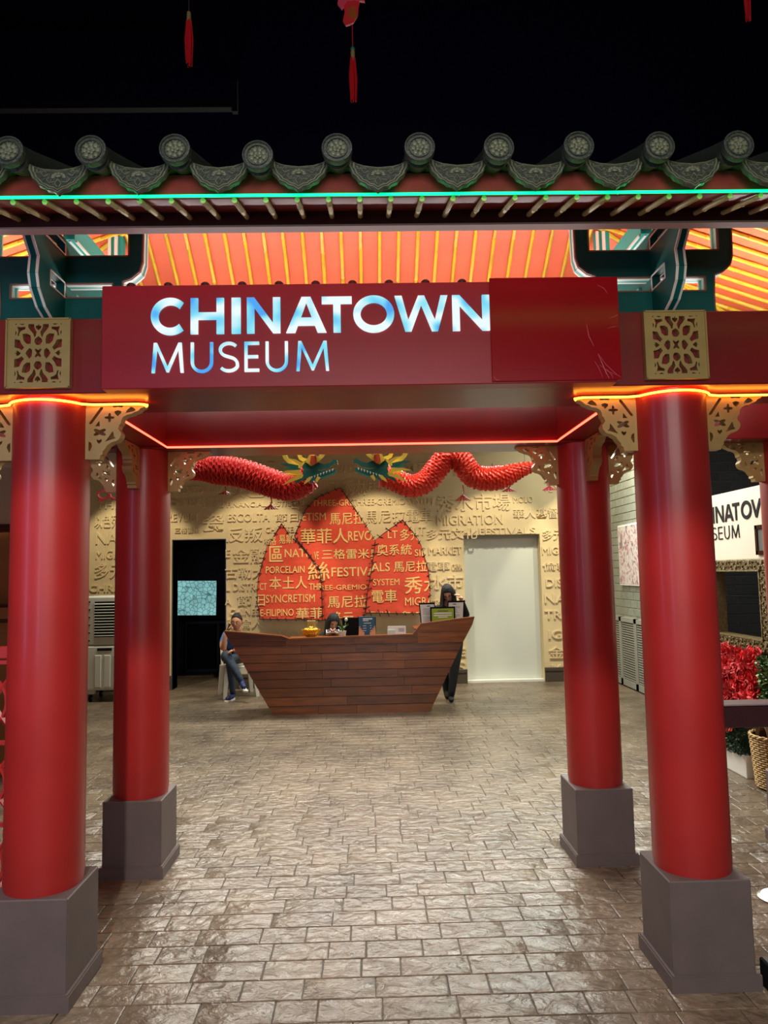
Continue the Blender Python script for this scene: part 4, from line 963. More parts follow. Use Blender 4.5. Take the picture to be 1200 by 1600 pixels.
framed(672, 948.5, 711, 8.62, 'green notice in a black frame standing in front of the two white ones', 'lime', 0, 0)

# air cooler
g = thing('air_cooler', (-3.42, 9.7, 0), 'white wheeled air cooler with a black louvred front by the wall', 'air cooler')
x0, x1 = -3.72, -3.1
MB().box(x0, x1, 9.6, 10.1, .15, .72, bev=.02).build('tank', 'cooler_white', g)
MB().box(x0+.0, x1-.0, 9.61, 10.1, .725, 1.36, bev=.02).build('upper_housing', 'cooler_white', g)
MB().box(x0+.13, x1-.06, 9.6, 9.62, .83, 1.29).build('grille_recess', 'black', g)
for k in range(12): z = .845+k*.037; MB().add([(x0+.13, 9.585, z), (x1-.06, 9.585, z), (x1-.06, 9.61, z+.012), (x0+.13, 9.61, z+.012), (x0+.13, 9.585, z+.006), (x1-.06, 9.585, z+.006), (x1-.06, 9.61, z+.018), (x0+.13, 9.61, z+.018)], [(0, 1, 2, 3), (4, 5, 6, 7), (0, 1, 5, 4), (1, 2, 6, 5), (2, 3, 7, 6), (3, 0, 4, 7)]).build('slat', 'cooler_white', g)
for k in range(4): x = x0+.14+k*.12; MB().box(x, x+.085, 9.588, 9.6, .19, .6, bev=.006).build('raised_panel', 'cooler_white', g)
MB().box(x0+.17, x0+.36, 9.592, 9.6, .655, .69, bev=.003).build('name_plate', 'black', g)
for k in range(6): MB().box(x0+.03, x0+.07, 9.6, 9.612, .78+k*.1, .795+k*.1).build('side_notch', 'black', g)
for x in (x0+.07, x1-.07):
    for y in (9.66, 10.03):
        c = MB().box(x-.06, x+.06, y-.03, y+.03, .1, .15, bev=.005).build('caster_bracket', 'cooler_white', g)
        MB().lathe([(.0, -.014), (.04, -.014), (.045, -.008), (.045, .008), (.04, .014), (0, .014)], (x, y, .045), 20, axis='x', caps=False).build('caster_wheel', 'black', c)
        MB().lathe([(.0, -.016), (.018, -.016), (.018, .016), (0, .016)], (x, y, .045), 12, axis='x', caps=False).build('hub', 'steel', c)

# white plastic chair of the seated man
def plastic_chair(x, y, rz, label):
    g = thing('plastic_chair', (x, y, 0), label, 'chair', rz=R(rz))
    sz = .4; me_ = MB().box(-.2, .2, -.2, .2, sz-.025, sz, bev=.01); me_.build('seat', 'plastic_white', g, world=False)
    for sx in (-1, 1):
        for sy in (-1, 1):
            mb = MB(); a = Vector((sx*.18, sy*.18, sz-.01)); b = Vector((sx*.215, sy*.215, 0)); n1, n2 = .034, .022
            vs = [a+Vector((i*n1, j*n1, 0)) for i, j in ((-1, -1), (1, -1), (1, 1), (-1, 1))]+[b+Vector((i*n2, j*n2, 0)) for i, j in ((-1, -1), (1, -1), (1, 1), (-1, 1))]
            mb.add(vs, [(0, 1, 2, 3), (4, 5, 6, 7), (0, 1, 5, 4), (1, 2, 6, 5), (2, 3, 7, 6), (3, 0, 4, 7)]); mb.build('leg', 'plastic_white', g, world=False)
    mb = MB()
    for sx in (-1, 1): mb.tube([(sx*.185, .18, sz-.01), (sx*.19, .215, sz+.18), (sx*.165, .235, sz+.33), (sx*.1, .245, sz+.385), (0, .248, sz+.395)], .017, 8)
    mb.build('back_frame', 'plastic_white', g, world=False)
    for k in range(5): xx = -.11+k*.055; MB().bar((xx, .195, sz), (xx, .243, sz+.37), .03, .008, upv=(0, 1, 0)).build('back_slat', 'plastic_white', g, world=False)
    mb = MB()
    for sy in (-1,): mb.bar((-.18, sy*.19, sz-.045), (.18, sy*.19, sz-.045), .02, .05)
    mb.build('apron', 'plastic_white', g, world=False)
    return g
plastic_chair(-1.79, 9.93, 20, 'white plastic chair under the seated man behind the desk end')

# ================================================================== PEOPLE
def seg_d(p, a, b):
    ab = b-a; t = max(0, min(1, (p-a).dot(ab)/max(ab.length_squared, 1e-9))); return (p-(a+ab*t)).length
def figure(name, J, bones, root, headfn, label, subs=2):
    base = Vector(J[root][0]); g = thing(name, (base.x, base.y, 0), label, 'person')
    keys = list(J); me = bpy.data.meshes.new('s'); bm = bmesh.new(); vs = {}; lay = bm.verts.layers.skin.verify()
    for k in keys: vs[k] = bm.verts.new(Vector(J[k][0]))
    for a, b, _ in bones: bm.edges.new((vs[a], vs[b]))
    for k in keys:
        r = J[k][1]; vs[k][lay].radius = (r, r) if not isinstance(r, tuple) else r; vs[k][lay].use_root = (k == root)
    bm.to_mesh(me); bm.free(); o = bpy.data.objects.new('s', me); COL.objects.link(o)
    sk = o.modifiers.new('skin', 'SKIN'); sk.use_smooth_shade = True; sb = o.modifiers.new('sub', 'SUBSURF'); sb.levels = subs
    ev = bpy.data.meshes.new_from_object(o.evaluated_get(bpy.context.evaluated_depsgraph_get())); bpy.data.objects.remove(o)
    mb = MB(); segs = [(Vector(J[a][0]), Vector(J[b][0]), m) for a, b, m in bones]
    mb.v = [tuple(v.co) for v in ev.vertices]
    for p in ev.polygons:
        c = Vector((0, 0, 0))
        for i in p.vertices: c += ev.vertices[i].co
        c /= len(p.vertices); m = min(segs, key=lambda s: seg_d(c, s[0], s[1]))[2]
        mb.f.append(tuple(p.vertices)); mb.m.append(mb._mi(m))
    headfn(mb); mb.build('body', None, g, smooth=180)
    return g
def head(mb, c, Rm, skin, s=1.0, glasses=False):
    """head facing -Y in its own frame, turned by Rm"""
    n, m = 28, 22; vs = []; fs = []
    for i in range(m+1):
        t = PI*i/m
        for k in range(n):
            a = 2*PI*k/n; x, y, z = math.sin(t)*math.sin(a), -math.sin(t)*math.cos(a), math.cos(t)
            X, Y, Z = x*.073, y*.093, z*.115
            if z < 0: X *= 1-.36*(-z)**1.3; Y = Y*(1-.22*(-z)) - (.012*(-z) if y < 0 else -.0)
            if y > .1 and z < -.2: Z *= .8
            if y < 0:
                fx = lambda x0, z0, w, h: math.exp(-((X-x0)/w)**2-((Z-z0)/h)**2)
                Y -= .024*fx(0, -.022, .012, .02)+.01*fx(0, .0, .009, .02)+.006*fx(0, -.062, .022, .008)+.008*fx(0, -.095, .022, .015)+.006*fx(0, .026, .045, .008)
                Y += .012*fx(.03, .006, .016, .012)+.012*fx(-.03, .006, .016, .012)
            vs.append((X, Y, Z))
    for i in range(m):
        for k in range(n): fs.append((i*n+k, i*n+(k+1) % n, (i+1)*n+(k+1) % n, (i+1)*n+k))
    q = MB(); q.add(vs, fs, skin)
    for sx in (-1, 1):
        q.ball((sx*.029, -.077, .005), .0108, 10, 8, 'eye_white'); q.ball((sx*.029, -.0845, .004), .0056, 8, 6, 'eye_dark')
        q.tube([(sx*.014, -.092, .024), (sx*.03, -.092, .03), (sx*.046, -.08, .024)], [.003, .0035, .002], 6, 'hair')
        q.tube([(sx*.012, -.09, .013), (sx*.03, -.092, .018), (sx*.044, -.08, .012)], .0022, 5, 'eye_dark')
        q.ball((sx*.075, .004, -.004), .026, 10, 8, skin, sc=(.32, .6, 1.1))
    q.ball((0, -.098, -.058), .012, 10, 6, 'lip', sc=(1.8, .45, .38)).ball((0, -.097, -.066), .011, 10, 6, 'lip', sc=(1.6, .45, .42))
    if glasses:
        for sx in (-1, 1):
            q.tube([(sx*.031+.021*math.cos(t_), -.1, .004+.016*math.sin(t_)) for t_ in [i*PI/8 for i in range(17)]], .0022, 5, 'glass_frame'); q.bar((sx*.052, -.098, .006), (sx*.076, .0, .008), .003, .003, 'glass_frame')
        q.bar((-.01, -.1, .006), (.01, -.1, .006), .003, .003, 'glass_frame')
    c = Vector(c); o = len(mb.v)
    mb.v += [tuple(c+Rm @ (Vector(p)*s)) for p in q.v]; mb.f += [tuple(i+o for i in f) for f in q.f]; mb.m += [mb._mi(q.mats[i]) for i in q.m]
def hair_cap(q, short=True):
    n, m = 28, 16; vs = []; fs = []
    rr = random.Random(3)
    for i in range(m+1):
        for k in range(n):
            a = 2*PI*k/n; fr = max(0, math.cos(a))    # 1 at the front
            tmax = (1.75-.93*fr**.7) if short else (2.1-1.12*fr**.6); t = tmax*i/m
            r_ = (1.035 if short else 1.08)+.03*rr.random()-(.05 if i == m else 0)
            vs.append((math.sin(t)*math.sin(a)*.074*r_, -math.sin(t)*math.cos(a)*.094*r_, math.cos(t)*.116*r_))
    for i in range(m):
        for k in range(n): fs.append((i*n+k, i*n+(k+1) % n, (i+1)*n+(k+1) % n, (i+1)*n+k))
    q.add(vs, fs)
def place(q, c, Rm, s=1.0): q.v = [tuple(Vector(c)+Rm @ (Vector(p)*s)) for p in q.v]; return q
def finger_set(mb, palm, d, n_, curl, skin, thumb_side, L_=.075):
    """four fingers of different lengths and a thumb, from the palm; d: way they point, n_: palm normal (they curl towards it)"""
    d = Vector(d).normalized(); n_ = Vector(n_).normalized(); s = d.cross(n_).normalized()*thumb_side; palm = Vector(palm)
    for i, (k, l) in enumerate(((.03, .86), (.011, 1.0), (-.009, .95), (-.028, .75))):
        a = palm+s*k-d*.01; p = [a]; dd = d.copy()
        for j, f in enumerate((.42, .32, .26)):
            dd = (dd*math.cos(curl)+n_*math.sin(curl)).normalized(); p.append(p[-1]+dd*L_*l*f)
        mb.tube(p, [.0095, .009, .008, .0058], 8, skin)
    a = palm+s*.034-d*.045; mb.tube([palm-d*.05, a, a+(s*.6+d*.8+n_*.3).normalized()*.034, a+(s*.35+d+n_*.6).normalized()*.06], [.013, .013, .0105, .007], 8, skin)
    mb.ball(tuple(palm-d*.035), .04, 12, 8, skin, sc=(.85, .85, .85)) if False else None
def rot(rz, rx=0, ry=0): return (Matrix.Rotation(R(rz), 3, 'Z') @ Matrix.Rotation(R(rx), 3, 'X') @ Matrix.Rotation(R(ry), 3, 'Y'))
# seated man
RmM = rot(-4, 10, 0); HM = (-1.765, 9.69, .985)
J = {'pelvis': ((-1.84, 9.97, .52), .12), 'waist': ((-1.82, 9.95, .6), .12), 'chest': ((-1.79, 9.88, .72), .125), 'neck0': ((-1.775, 9.82, .83), .06), 'neck': ((-1.768, 9.74, .91), .05),
     'shR': ((-1.945, 9.85, .81), .06), 'slR': ((-1.955, 9.75, .70), .055), 'elR': ((-1.93, 9.62, .64), .042), 'wrR': ((-1.9, 9.6, .82), .028), 'haR': ((-1.875, 9.62, .875), .03),
     'shL': ((-1.65, 9.87, .76), .055), 'slL': ((-1.62, 9.78, .68), .05), 'elL': ((-1.6, 9.64, .62), .042), 'wrL': ((-1.72, 9.5, .63), .028), 'haL': ((-1.77, 9.46, .64), .03),
     'hiR': ((-1.94, 9.9, .505), .095), 'knR': ((-1.87, 9.5, .575), .068), 'cfR': ((-1.76, 9.43, .42), .058), 'anR': ((-1.67, 9.4, .285), .044), 'heR': ((-1.655, 9.41, .235), .04), 'toR': ((-1.6, 9.3, .18), .034),
     'hiL': ((-1.76, 9.9, .505), .092), 'knL': ((-1.82, 9.52, .5), .066), 'cfL': ((-1.81, 9.55, .3), .054), 'anL': ((-1.8, 9.57, .1), .04), 'heL': ((-1.795, 9.6, .045), .038), 'toL': ((-1.845, 9.4, .035), .033)}
bs = 'blue_shirt'; jn = 'jeans'; sk_ = 'skin_tan'; sh_ = 'shoe_blue'
B = [('pelvis', 'waist', bs), ('waist', 'chest', bs), ('chest', 'neck0', bs), ('neck0', 'neck', sk_), ('chest', 'shR', bs), ('shR', 'slR', bs), ('slR', 'elR', sk_), ('elR', 'wrR', sk_), ('wrR', 'haR', sk_),
     ('chest', 'shL', bs), ('shL', 'slL', bs), ('slL', 'elL', sk_), ('elL', 'wrL', sk_), ('wrL', 'haL', sk_), ('pelvis', 'hiR', jn), ('hiR', 'knR', jn), ('knR', 'cfR', jn), ('cfR', 'anR', jn), ('anR', 'heR', sh_), ('heR', 'toR', sh_),
     ('pelvis', 'hiL', jn), ('hiL', 'knL', jn), ('knL', 'cfL', jn), ('cfL', 'anL', jn), ('anL', 'heL', sh_), ('heL', 'toL', sh_)]
def hm(mb):
    head(mb, HM, RmM, sk_, 1.0); finger_set(mb, (-1.872, 9.625, .895), (.25, -.1, 1), (1, .1, -.1), .35, sk_, 1); finger_set(mb, (-1.79, 9.45, .64), (-1, -.3, 0), (0, 0, -1), .4, sk_, -1)
man = figure('person', J, B, 'pelvis', hm, 'man in a blue shirt and jeans sitting cross-legged, phone at his ear')
q = MB(); hair_cap(q); place(q, HM, RmM); q.build('hair', 'hair', man)
MB().prism([(-1.868, 9.365), (-1.835, 9.362), (-1.815, 9.4), (-1.768, 9.58), (-1.782, 9.63), (-1.82, 9.625), (-1.86, 9.44)], .0, .018, 'xy').build('shoe_sole', 'white_paint', man)
mb = MB(); mb.bar((-1.66, 9.42, .19), (-1.575, 9.28, .145), .06, .02, upv=(.5, -.5, .7)); mb.build('shoe_sole', 'white_paint', man)
g = thing('mobile_phone', (-1.86, 9.61, .9), 'dark phone held at the seated man\'s cheek', 'phone'); q = MB().box(-.035, .035, -.004, .004, -.07, .07, bev=.003); q.build('case', 'black_gloss', g, world=False); MB().box(-.031, .031, -.0055, -.004, -.062, .062).build('screen', 'navy', g, world=False); g.rotation_euler = (R(10), R(20), R(80))

def long_hair(m_c, Rm, parent, side=0, length=.34, n=46, down=None):
    rr = random.Random(8); q = MB(); hair_cap(q, False); place(q, m_c, Rm, 1.02)
    for i in range(n):
        a = -PI*.74+PI*1.48*i/(n-1)+PI           # from one temple round the back to the other
        x, y = math.sin(a), -math.cos(a)
        p0 = Vector(m_c)+Rm @ Vector((x*.06, y*.075, .07)); p1 = Vector(m_c)+Rm @ Vector((x*.082, y*.1, -.01)); r0 = rr.uniform(.9, 1.1)
        g_ = Vector((0, 0, -1)); p2 = p1+Vector((x*.012*r0, y*.02, -.09)); p3 = p2+Vector((x*.01, y*.01-.01, -.1*r0)); p4 = p3+Vector((rr.uniform(-.01, .01), -.005, -(length-.2)*r0))
        q.tube([p0, p1, p2, p3, p4], [.01, .014, .013, .011, .003], 6)
    return q.build('hair', 'hair', parent)
# seated woman behind the desk
RmW = rot(14, 26, 8); HW_ = (-.475, 9.16, .985)
bk = 'black_cloth'; sn = 'skin'
J = {'pelvis': ((-.52, 9.5, .52), .14), 'waist': ((-.51, 9.45, .62), .11), 'chest': ((-.5, 9.36, .74), .125), 'neck0': ((-.49, 9.28, .84), .06), 'neck': ((-.482, 9.22, .9), .046),
     'shR': ((-.64, 9.33, .8), .052), 'elR': ((-.68, 9.16, .66), .04), 'wrR': ((-.53, 8.98, .86), .026), 'haR': ((-.49, 8.93, .885), .028),
     'shL': ((-.35, 9.34, .8), .052), 'elL': ((-.3, 9.15, .66), .04), 'wrL': ((-.4, 8.98, .86), .026), 'haL': ((-.44, 8.93, .885), .028),
     'hiR': ((-.62, 9.45, .5), .09), 'knR': ((-.64, 9.1, .5), .065), 'anR': ((-.64, 9.16, .08), .042), 'toR': ((-.64, 9.04, .035), .034),
     'hiL': ((-.42, 9.45, .5), .09), 'knL': ((-.4, 9.1, .5), .065), 'anL': ((-.4, 9.16, .08), .042), 'toL': ((-.4, 9.04, .035), .034)}
B = [('pelvis', 'waist', bk), ('waist', 'chest', bk), ('chest', 'neck0', bk), ('neck0', 'neck', sn), ('chest', 'shR', bk), ('shR', 'elR', bk), ('elR', 'wrR', bk), ('wrR', 'haR', sn), ('chest', 'shL', bk), ('shL', 'elL', bk), ('elL', 'wrL', bk), ('wrL', 'haL', sn),
     ('pelvis', 'hiR', bk), ('hiR', 'knR', bk), ('knR', 'anR', bk), ('anR', 'toR', bk), ('pelvis', 'hiL', bk), ('hiL', 'knL', bk), ('knL', 'anL', bk), ('anL', 'toL', bk)]
def hw(mb):
    head(mb, HW_, RmW, sn, .95); finger_set(mb, (-.475, 8.92, .888), (.9, -.3, .1), (0, -.3, 1), .4, sn, 1); finger_set(mb, (-.455, 8.92, .888), (-.9, -.3, .1), (0, -.3, 1), .4, sn, -1)
w1 = figure('person', J, B, 'pelvis', hw, 'woman with long dark hair sitting behind the desk looking down')
long_hair(HW_, RmW, w1, length=.34)
g = thing('mobile_phone', (-.465, 8.9, .9), 'pale phone in the hands of the seated woman at the desk', 'phone'); MB().box(-.08, .08, -.035, .035, -.004, .004, bev=.003).build('case', 'paper', g, world=False); MB().box(-.07, .07, -.03, .03, .004, .005).build('screen', 'navy', g, world=False); g.rotation_euler = (R(28), 0, R(6))
g = thing('stool', (-.52, 9.5, 0), 'dark stool under the seated woman behind the desk', 'stool')
MB().lathe([(0, .35), (.17, .35), (.18, .37), (.17, .39), (0, .39)], (-.52, 9.5, 0), 24, caps=False).build('seat', 'black', g)
for k in range(4): a = PI/4+k*PI/2; MB().tube([(-.52+.12*math.cos(a), 9.5+.12*math.sin(a), .355), (-.52+.19*math.cos(a), 9.5+.19*math.sin(a), 0)], .013, 8).build('leg', 'steel', g)
# standing woman leaning on the desk end
RmS = rot(-8, 34, -10); HS = (.955, 9.0, 1.325)
J = {'pelvis': ((1.03, 9.3, .82), .125), 'waist': ((1.0, 9.27, .95), .105), 'chest': ((.95, 9.18, 1.08), .125), 'neck0': ((.95, 9.12, 1.18), .058), 'neck': ((.955, 9.07, 1.24), .045),
     'shR': ((.77, 9.15, 1.13), .052), 'elR': ((.74, 9.03, .93), .042), 'wrR': ((.86, 8.94, .99), .027), 'haR': ((.9, 8.9, 1.0), .028),
     'shL': ((1.1, 9.15, 1.13), .056), 'elL': ((1.18, 8.97, 1.04), .046), 'wrL': ((1.125, 8.94, 1.22), .028), 'haL': ((1.095, 8.93, 1.285), .029),
     'hiR': ((.94, 9.3, .78), .09), 'knR': ((.9, 9.25, .44), .066), 'anR': ((.93, 9.2, .08), .044), 'toR': ((.93, 9.09, .035), .034),
     'hiL': ((1.1, 9.3, .78), .095), 'knL': ((1.04, 9.16, .45), .068), 'anL': ((.97, 9.05, .09), .045), 'heL': ((.965, 9.06, .045), .036), 'toL': ((.955, 8.92, .035), .035)}
B = [('pelvis', 'waist', bk), ('waist', 'chest', bk), ('chest', 'neck0', bk), ('neck0', 'neck', sn), ('chest', 'shR', bk), ('shR', 'elR', bk), ('elR', 'wrR', bk), ('wrR', 'haR', sn), ('chest', 'shL', bk), ('shL', 'elL', bk), ('elL', 'wrL', bk), ('wrL', 'haL', sn),
     ('pelvis', 'hiR', bk), ('hiR', 'knR', bk), ('knR', 'anR', bk), ('anR', 'toR', 'hair'), ('pelvis', 'hiL', bk), ('hiL', 'knL', bk), ('knL', 'anL', bk), ('anL', 'heL', 'hair'), ('heL', 'toL', 'hair')]
def hs(mb):
    head(mb, HS, RmS, sn, .96, True); finger_set(mb, (1.085, 8.925, 1.3), (-.75, -.1, .75), (-.6, .1, -.7), .35, sn, 1); finger_set(mb, (.92, 8.89, 1.0), (1, -.2, 0), (0, 0, -1), .25, sn, -1)
w2 = figure('person', J, B, 'pelvis', hs, 'woman in black leaning over the desk end, one hand at her forehead')
long_hair(HS, RmS, w2, length=.36)
g = thing('wristwatch', (1.125, 8.94, 1.22), 'wristwatch on the raised wrist of the leaning woman', 'watch'); MB().lathe([(.031, -.012), (.034, -.012), (.034, .012), (.031, .012)], (0, 0, 0), 20, caps=False).build('strap', 'black', g, world=False); MB().lathe([(0, -.002), (.018, -.002), (.018, .006), (0, .006)], (0, -.036, 0), 16, axis='y', caps=False).build('dial', 'steel', g, world=False); g.rotation_euler = (0, R(-22), 0)

# ================================================================== PAPER DRAGONS
YD = 6.5
def dragon(label, path, rad, flip, mats):
    pts = [aty(u, v, YD) for u, v in path]; head_p = pts[-1]
    t = thing('paper_dragon', tuple(head_p), label, 'dragon')
    # dense centre line
    P_ = []; n = len(pts)
    for i in range(n-1):
        p0, p1, p2, p3 = pts[max(i-1, 0)], pts[i], pts[i+1], pts[min(i+2, n-1)]
        for k in range(12):
            q = k/12; P_.append(.5*((2*p1)+(p2-p0)*q+(2*p0-5*p1+4*p2-p3)*q*q+(3*p1-p0-3*p2+p3)*q**3))
    P_.append(pts[-1])
    L_ = sum((b-a).length for a, b in zip(P_[:-1], P_[1:])); N_ = int(L_/.0135); Q_ = []; acc = 0; tgt = 0
    for a, b in zip(P_[:-1], P_[1:]):
        l = (b-a).length
        while tgt <= acc+l and len(Q_) <= N_: Q_.append(a+(b-a)*((tgt-acc)/l)); tgt += L_/N_
        acc += l
    m = 28; vs = []; fs = []
    for i, p in enumerate(Q_):
        d = (Q_[min(i+1, len(Q_)-1)]-Q_[max(i-1, 0)]).normalized(); y = Vector((0, 1, 0)); z = d.cross(y).normalized(); f = i/len(Q_)
        r0 = rad*min(1, .35+f*3)*(1-.12*f)
        for k in range(m):
            a = 2*PI*k/m; r = r0*(1.0 if i % 2 else .9)*(1+.045*(1 if (k+(i//2)) % 2 else -1)); vs.append(p+y*(r*math.cos(a))+z*(r*math.sin(a)))
    for i in range(len(Q_)-1):
        for k in range(m): fs.append((i*m+k, i*m+(k+1) % m, (i+1)*m+(k+1) % m, (i+1)*m+k))
    MB().add(vs, fs).build('pleated_body', mats[0], t, smooth=0)
    # honeycomb ribs lying over the pleats
    mb = MB()
    for i in range(2, len(Q_)-3, 3):
        p = Q_[i]; d = (Q_[i+1]-Q_[i-1]).normalized(); y = Vector((0, 1, 0)); z = d.cross(y).normalized(); r0 = rad*min(1, .35+i/len(Q_)*3)*(1-.12*i/len(Q_))*1.03
        ring = [p+d*(.007*(1 if k % 2 else -1))+y*(r0*math.cos(2*PI*k/m))+z*(r0*math.sin(2*PI*k/m)) for k in range(m//2, m+1)]+[p+d*(.007*(1 if k % 2 else -1))+y*(r0*math.cos(2*PI*k/m))+z*(r0*math.sin(2*PI*k/m)) for k in range(1, m//2+1)]
        mb.tube(ring, .0028, 4)
    o = mb.build('paper_fold', mats[1], t, smooth=0); o['kind'] = 'stuff'
    s = flip; h = head_p
    def card(name, poly, m_, y0, th=.012, par=t):
        me = curve_mesh([poly], th); mb = MB(); mb.mesh(me, lambda p: (h.x+s*p[0], h.y-.19+y0-p[2], h.z+p[1])); return mb.build(name, m_, par, smooth=0)
    # head made of painted card: coordinates along the muzzle (x) and up (y)
    for yy in (0, .1):
        card('jaw', [(-.06, -.03), (.02, -.05), (.1, -.045), (.17, -.02), (.24, .01), (.25, .035), (.2, .03), (.12, .02), (.04, .03), (-.03, .05)], 'dragon_green', yy)
    card('upper_jaw', [(-.05, .04), (.03, .03), (.12, .035), (.19, .05), (.24, .085), (.26, .075), (.255, .11), (.225, .12), (.2, .09), (.14, .075), (.08, .1), (.0, .12), (-.04, .1)], 'dragon_green', .02, .05)
    card('face', [(-.02, .1), (.03, .06), (.08, .09), (.14, .14), (.17, .2), (.12, .19), (.06, .2), (.02, .17)], 'dragon_yellow', -.01)
    card('cheek', [(.02, .09), (.05, .065), (.08, .09), (.075, .15), (.03, .15)], 'dragon_vermilion', -.022)
    MB().ball((h.x+s*.085, h.y-.225, h.z+.16), .022, 10, 7, sc=(1, .6, 1)).build('eye', 'eye_white', t); MB().ball((h.x+s*.088, h.y-.24, h.z+.16), .011, 8, 6).build('pupil', 'eye_dark', t)
    for k in range(9): x = .0+k*.026; card('tooth', [(x, -.04+.009*k), (x+.016, -.035+.009*k), (x+.006, -.062+.009*k)], 'white_paint', -.006, .006)
    for k, (x, y, l, a) in enumerate([(-.06, .05, .13, 165), (-.07, .03, .15, 175), (-.06, .0, .14, 190), (-.04, -.02, .15, 200), (-.02, -.035, .13, 214), (.03, -.045, .09, 222), (-.05, .07, .12, 152), (-.08, .05, .17, 170), (-.07, .01, .18, 184), (-.05, -.03, .18, 205), (.06, -.045, .07, 235), (.1, -.04, .06, 245)]):
        c, d = math.cos(R(a)), math.sin(R(a)); card('mane_flame', [(x-d*.016, y+c*.016), (x+d*.016, y-c*.016), (x+c*l*.6+d*.018, y+d*l*.6-c*.018), (x+c*l, y+d*l), (x+c*l*.55-d*.006, y+d*l*.55+c*.006)], 'dragon_yellow' if k % 3 != 1 else 'dragon_green', -.01-.004*k, .004)
    card('horn', [(-.02, .1), (-.1, .09), (-.17, .14), (-.2, .2), (-.24, .2), (-.21, .13), (-.15, .07), (-.06, .05)], 'dragon_yellow', .0)
    card('horn', [(.0, .13), (-.05, .15), (-.08, .2), (-.05, .22), (-.04, .25), (-.09, .25), (-.11, .2), (-.08, .13), (-.03, .1)], 'dragon_yellow', .05)
    MB().tube([(h.x+s*.03, h.y-.09, h.z-.05), (h.x+s*.032, h.y-.09, h.z-.12), (h.x+s*.03, h.y-.09, h.z-.17)], [.006, .007, .004], 6).build('beard_tassel', 'pink', t)
    return t, Q_
def claw(t, u, v, v2, m='dragon_vermilion'):
    a = aty(u, v, YD); b = aty(u, v2, YD); l = a.z-b.z
    mb = MB(); mb.tube([a, (a+b)/2+Vector((.01, 0, 0)), b+Vector((0, 0, l*.35))], .006, 6)
    for k in (-1.2, -.5, .2, .8, 1.4): mb.add([b+Vector((0, -.003, l*.4)), b+Vector((k*.045-.012, -.003, 0)), b+Vector((k*.045+.012, -.003, -.004)), b+Vector((.004, .003, l*.4)), b+Vector((k*.045-.012, .003, 0)), b+Vector((k*.045+.012, .003, -.004))], [(0, 1, 2), (3, 5, 4), (0, 3, 4, 1), (1, 4, 5, 2), (2, 5, 3, 0)])
    mb.build('claw', m, t)
dl, ql = dragon('dark red paper dragon hanging on the dark doorway side', [(290, 742), (318, 735), (348, 735), (382, 741), (415, 752), (445, 761), (466, 758), (484, 744)], .135, 1, ('dragon_red', 'dragon_orange'))
dr, qr = dragon('bright orange-red paper dragon hanging in two loops near the white door', [(838, 728), (812, 735), (786, 745), (760, 748), (737, 742), (722, 722), (702, 713), (686, 728), (668, 750), (645, 760), (622, 752), (598, 741)], .112, -1, ('dragon_orange', 'dragon_red'))
claw(dl, 423, 775, 796); claw(dl, 352, 760, 772); claw(dr, 723, 758, 782); claw(dr, 795, 752, 768, 'pink'); claw(dr, 858, 748, 766, 'pink')
mb = MB()
for q in (ql[len(ql)//3], ql[-6]): mb.tube([q, (q.x, q.y, 5.3)], .0015, 4)
o = mb.build('hanging_line', 'rope', dl); o['kind'] = 'stuff'
mb = MB()
for q in (qr[len(qr)//2-4], qr[8], qr[-6]): mb.tube([q, (q.x, q.y, 5.3)], .0015, 4)
o = mb.build('hanging_line', 'rope', dr); o['kind'] = 'stuff'
a = aty(172, 773, 6.6)
g = thing('butterfly_ornament', tuple(a), 'small red paper ornament with looped edges between the columns by the cooler', 'ornament')
mb = MB()
for s, r in ((-1, .05), (1, .06)): mb.tube([(a.x+s*.06+r*math.cos(t_), a.y, a.z+r*.75*math.sin(t_)) for t_ in [i*PI/6 for i in range(13)]], .009, 6)
mb.tube([(a.x-.1, a.y, a.z-.06), (a.x, a.y, a.z-.02), (a.x+.1, a.y, a.z-.07)], .01, 6).tube([(a.x, a.y, a.z), (a.x, a.y, 5.3)], .0015, 4); mb.build('paper_loops', 'pink', g)

# hanging tassels in front
YT = 3.5
def tassel(u, v0, v1, label, bead=None):
    a = aty(u, v0, YT); b = aty(u, v1, YT); L_ = a.z-b.z; g = thing('hanging_tassel', tuple(b), label, 'tassel'); rr = random.Random(int(u))
    MB().tube([a, (a.x, a.y, 5.3)], .0022, 5).build('cord', 'tassel_red' if bead else 'rope', g)
    if bead: MB().ball((a.x, a.y, a.z-.005), .012, 10, 7).build('bead', 'dragon_green', g)
    MB().lathe([(.008, -.0), (.011, -.01), (.011, -.045), (.013, -.05), (.0, -.052)], (a.x, a.y, a.z-.01), 12, caps=False).build('binding', 'gold', g)
    mb = MB()
    for k in range(26):
        an = rr.uniform(0, 2*PI); r = .012*rr.random()**.5; r2 = r*1.7; l = L_-.055-rr.uniform(0, .035)*(k > 3)
        mb.tube([(a.x+r*math.cos(an), a.y+r*math.sin(an), a.z-.055), (a.x+r2*math.cos(an), a.y+r2*math.sin(an), a.z-.055-l*.5), (a.x+r2*math.cos(an)*.8, a.y+r2*math.sin(an)*.8, a.z-.055-l)], [.0028, .0032, .0015], 4)
    o = mb.build('thread', 'tassel_red', g); o['kind'] = 'stuff'; return g
tassel(295, 16, 103, 'red tassel on a cord hanging above the sign, with no ornament over it')
tassel(551, 75, 159, 'red tassel with a green bead hanging under the gold-lettered ornament', 1)
tassel(1163, -60, 33, 'red tassel end cut by the top of the picture over the gold panel')
a = aty(549, 22, YT-.02)
g = thing('paper_ornament', tuple(a), 'red paper ornament with a gold good-fortune character above the central tassel', 'ornament')
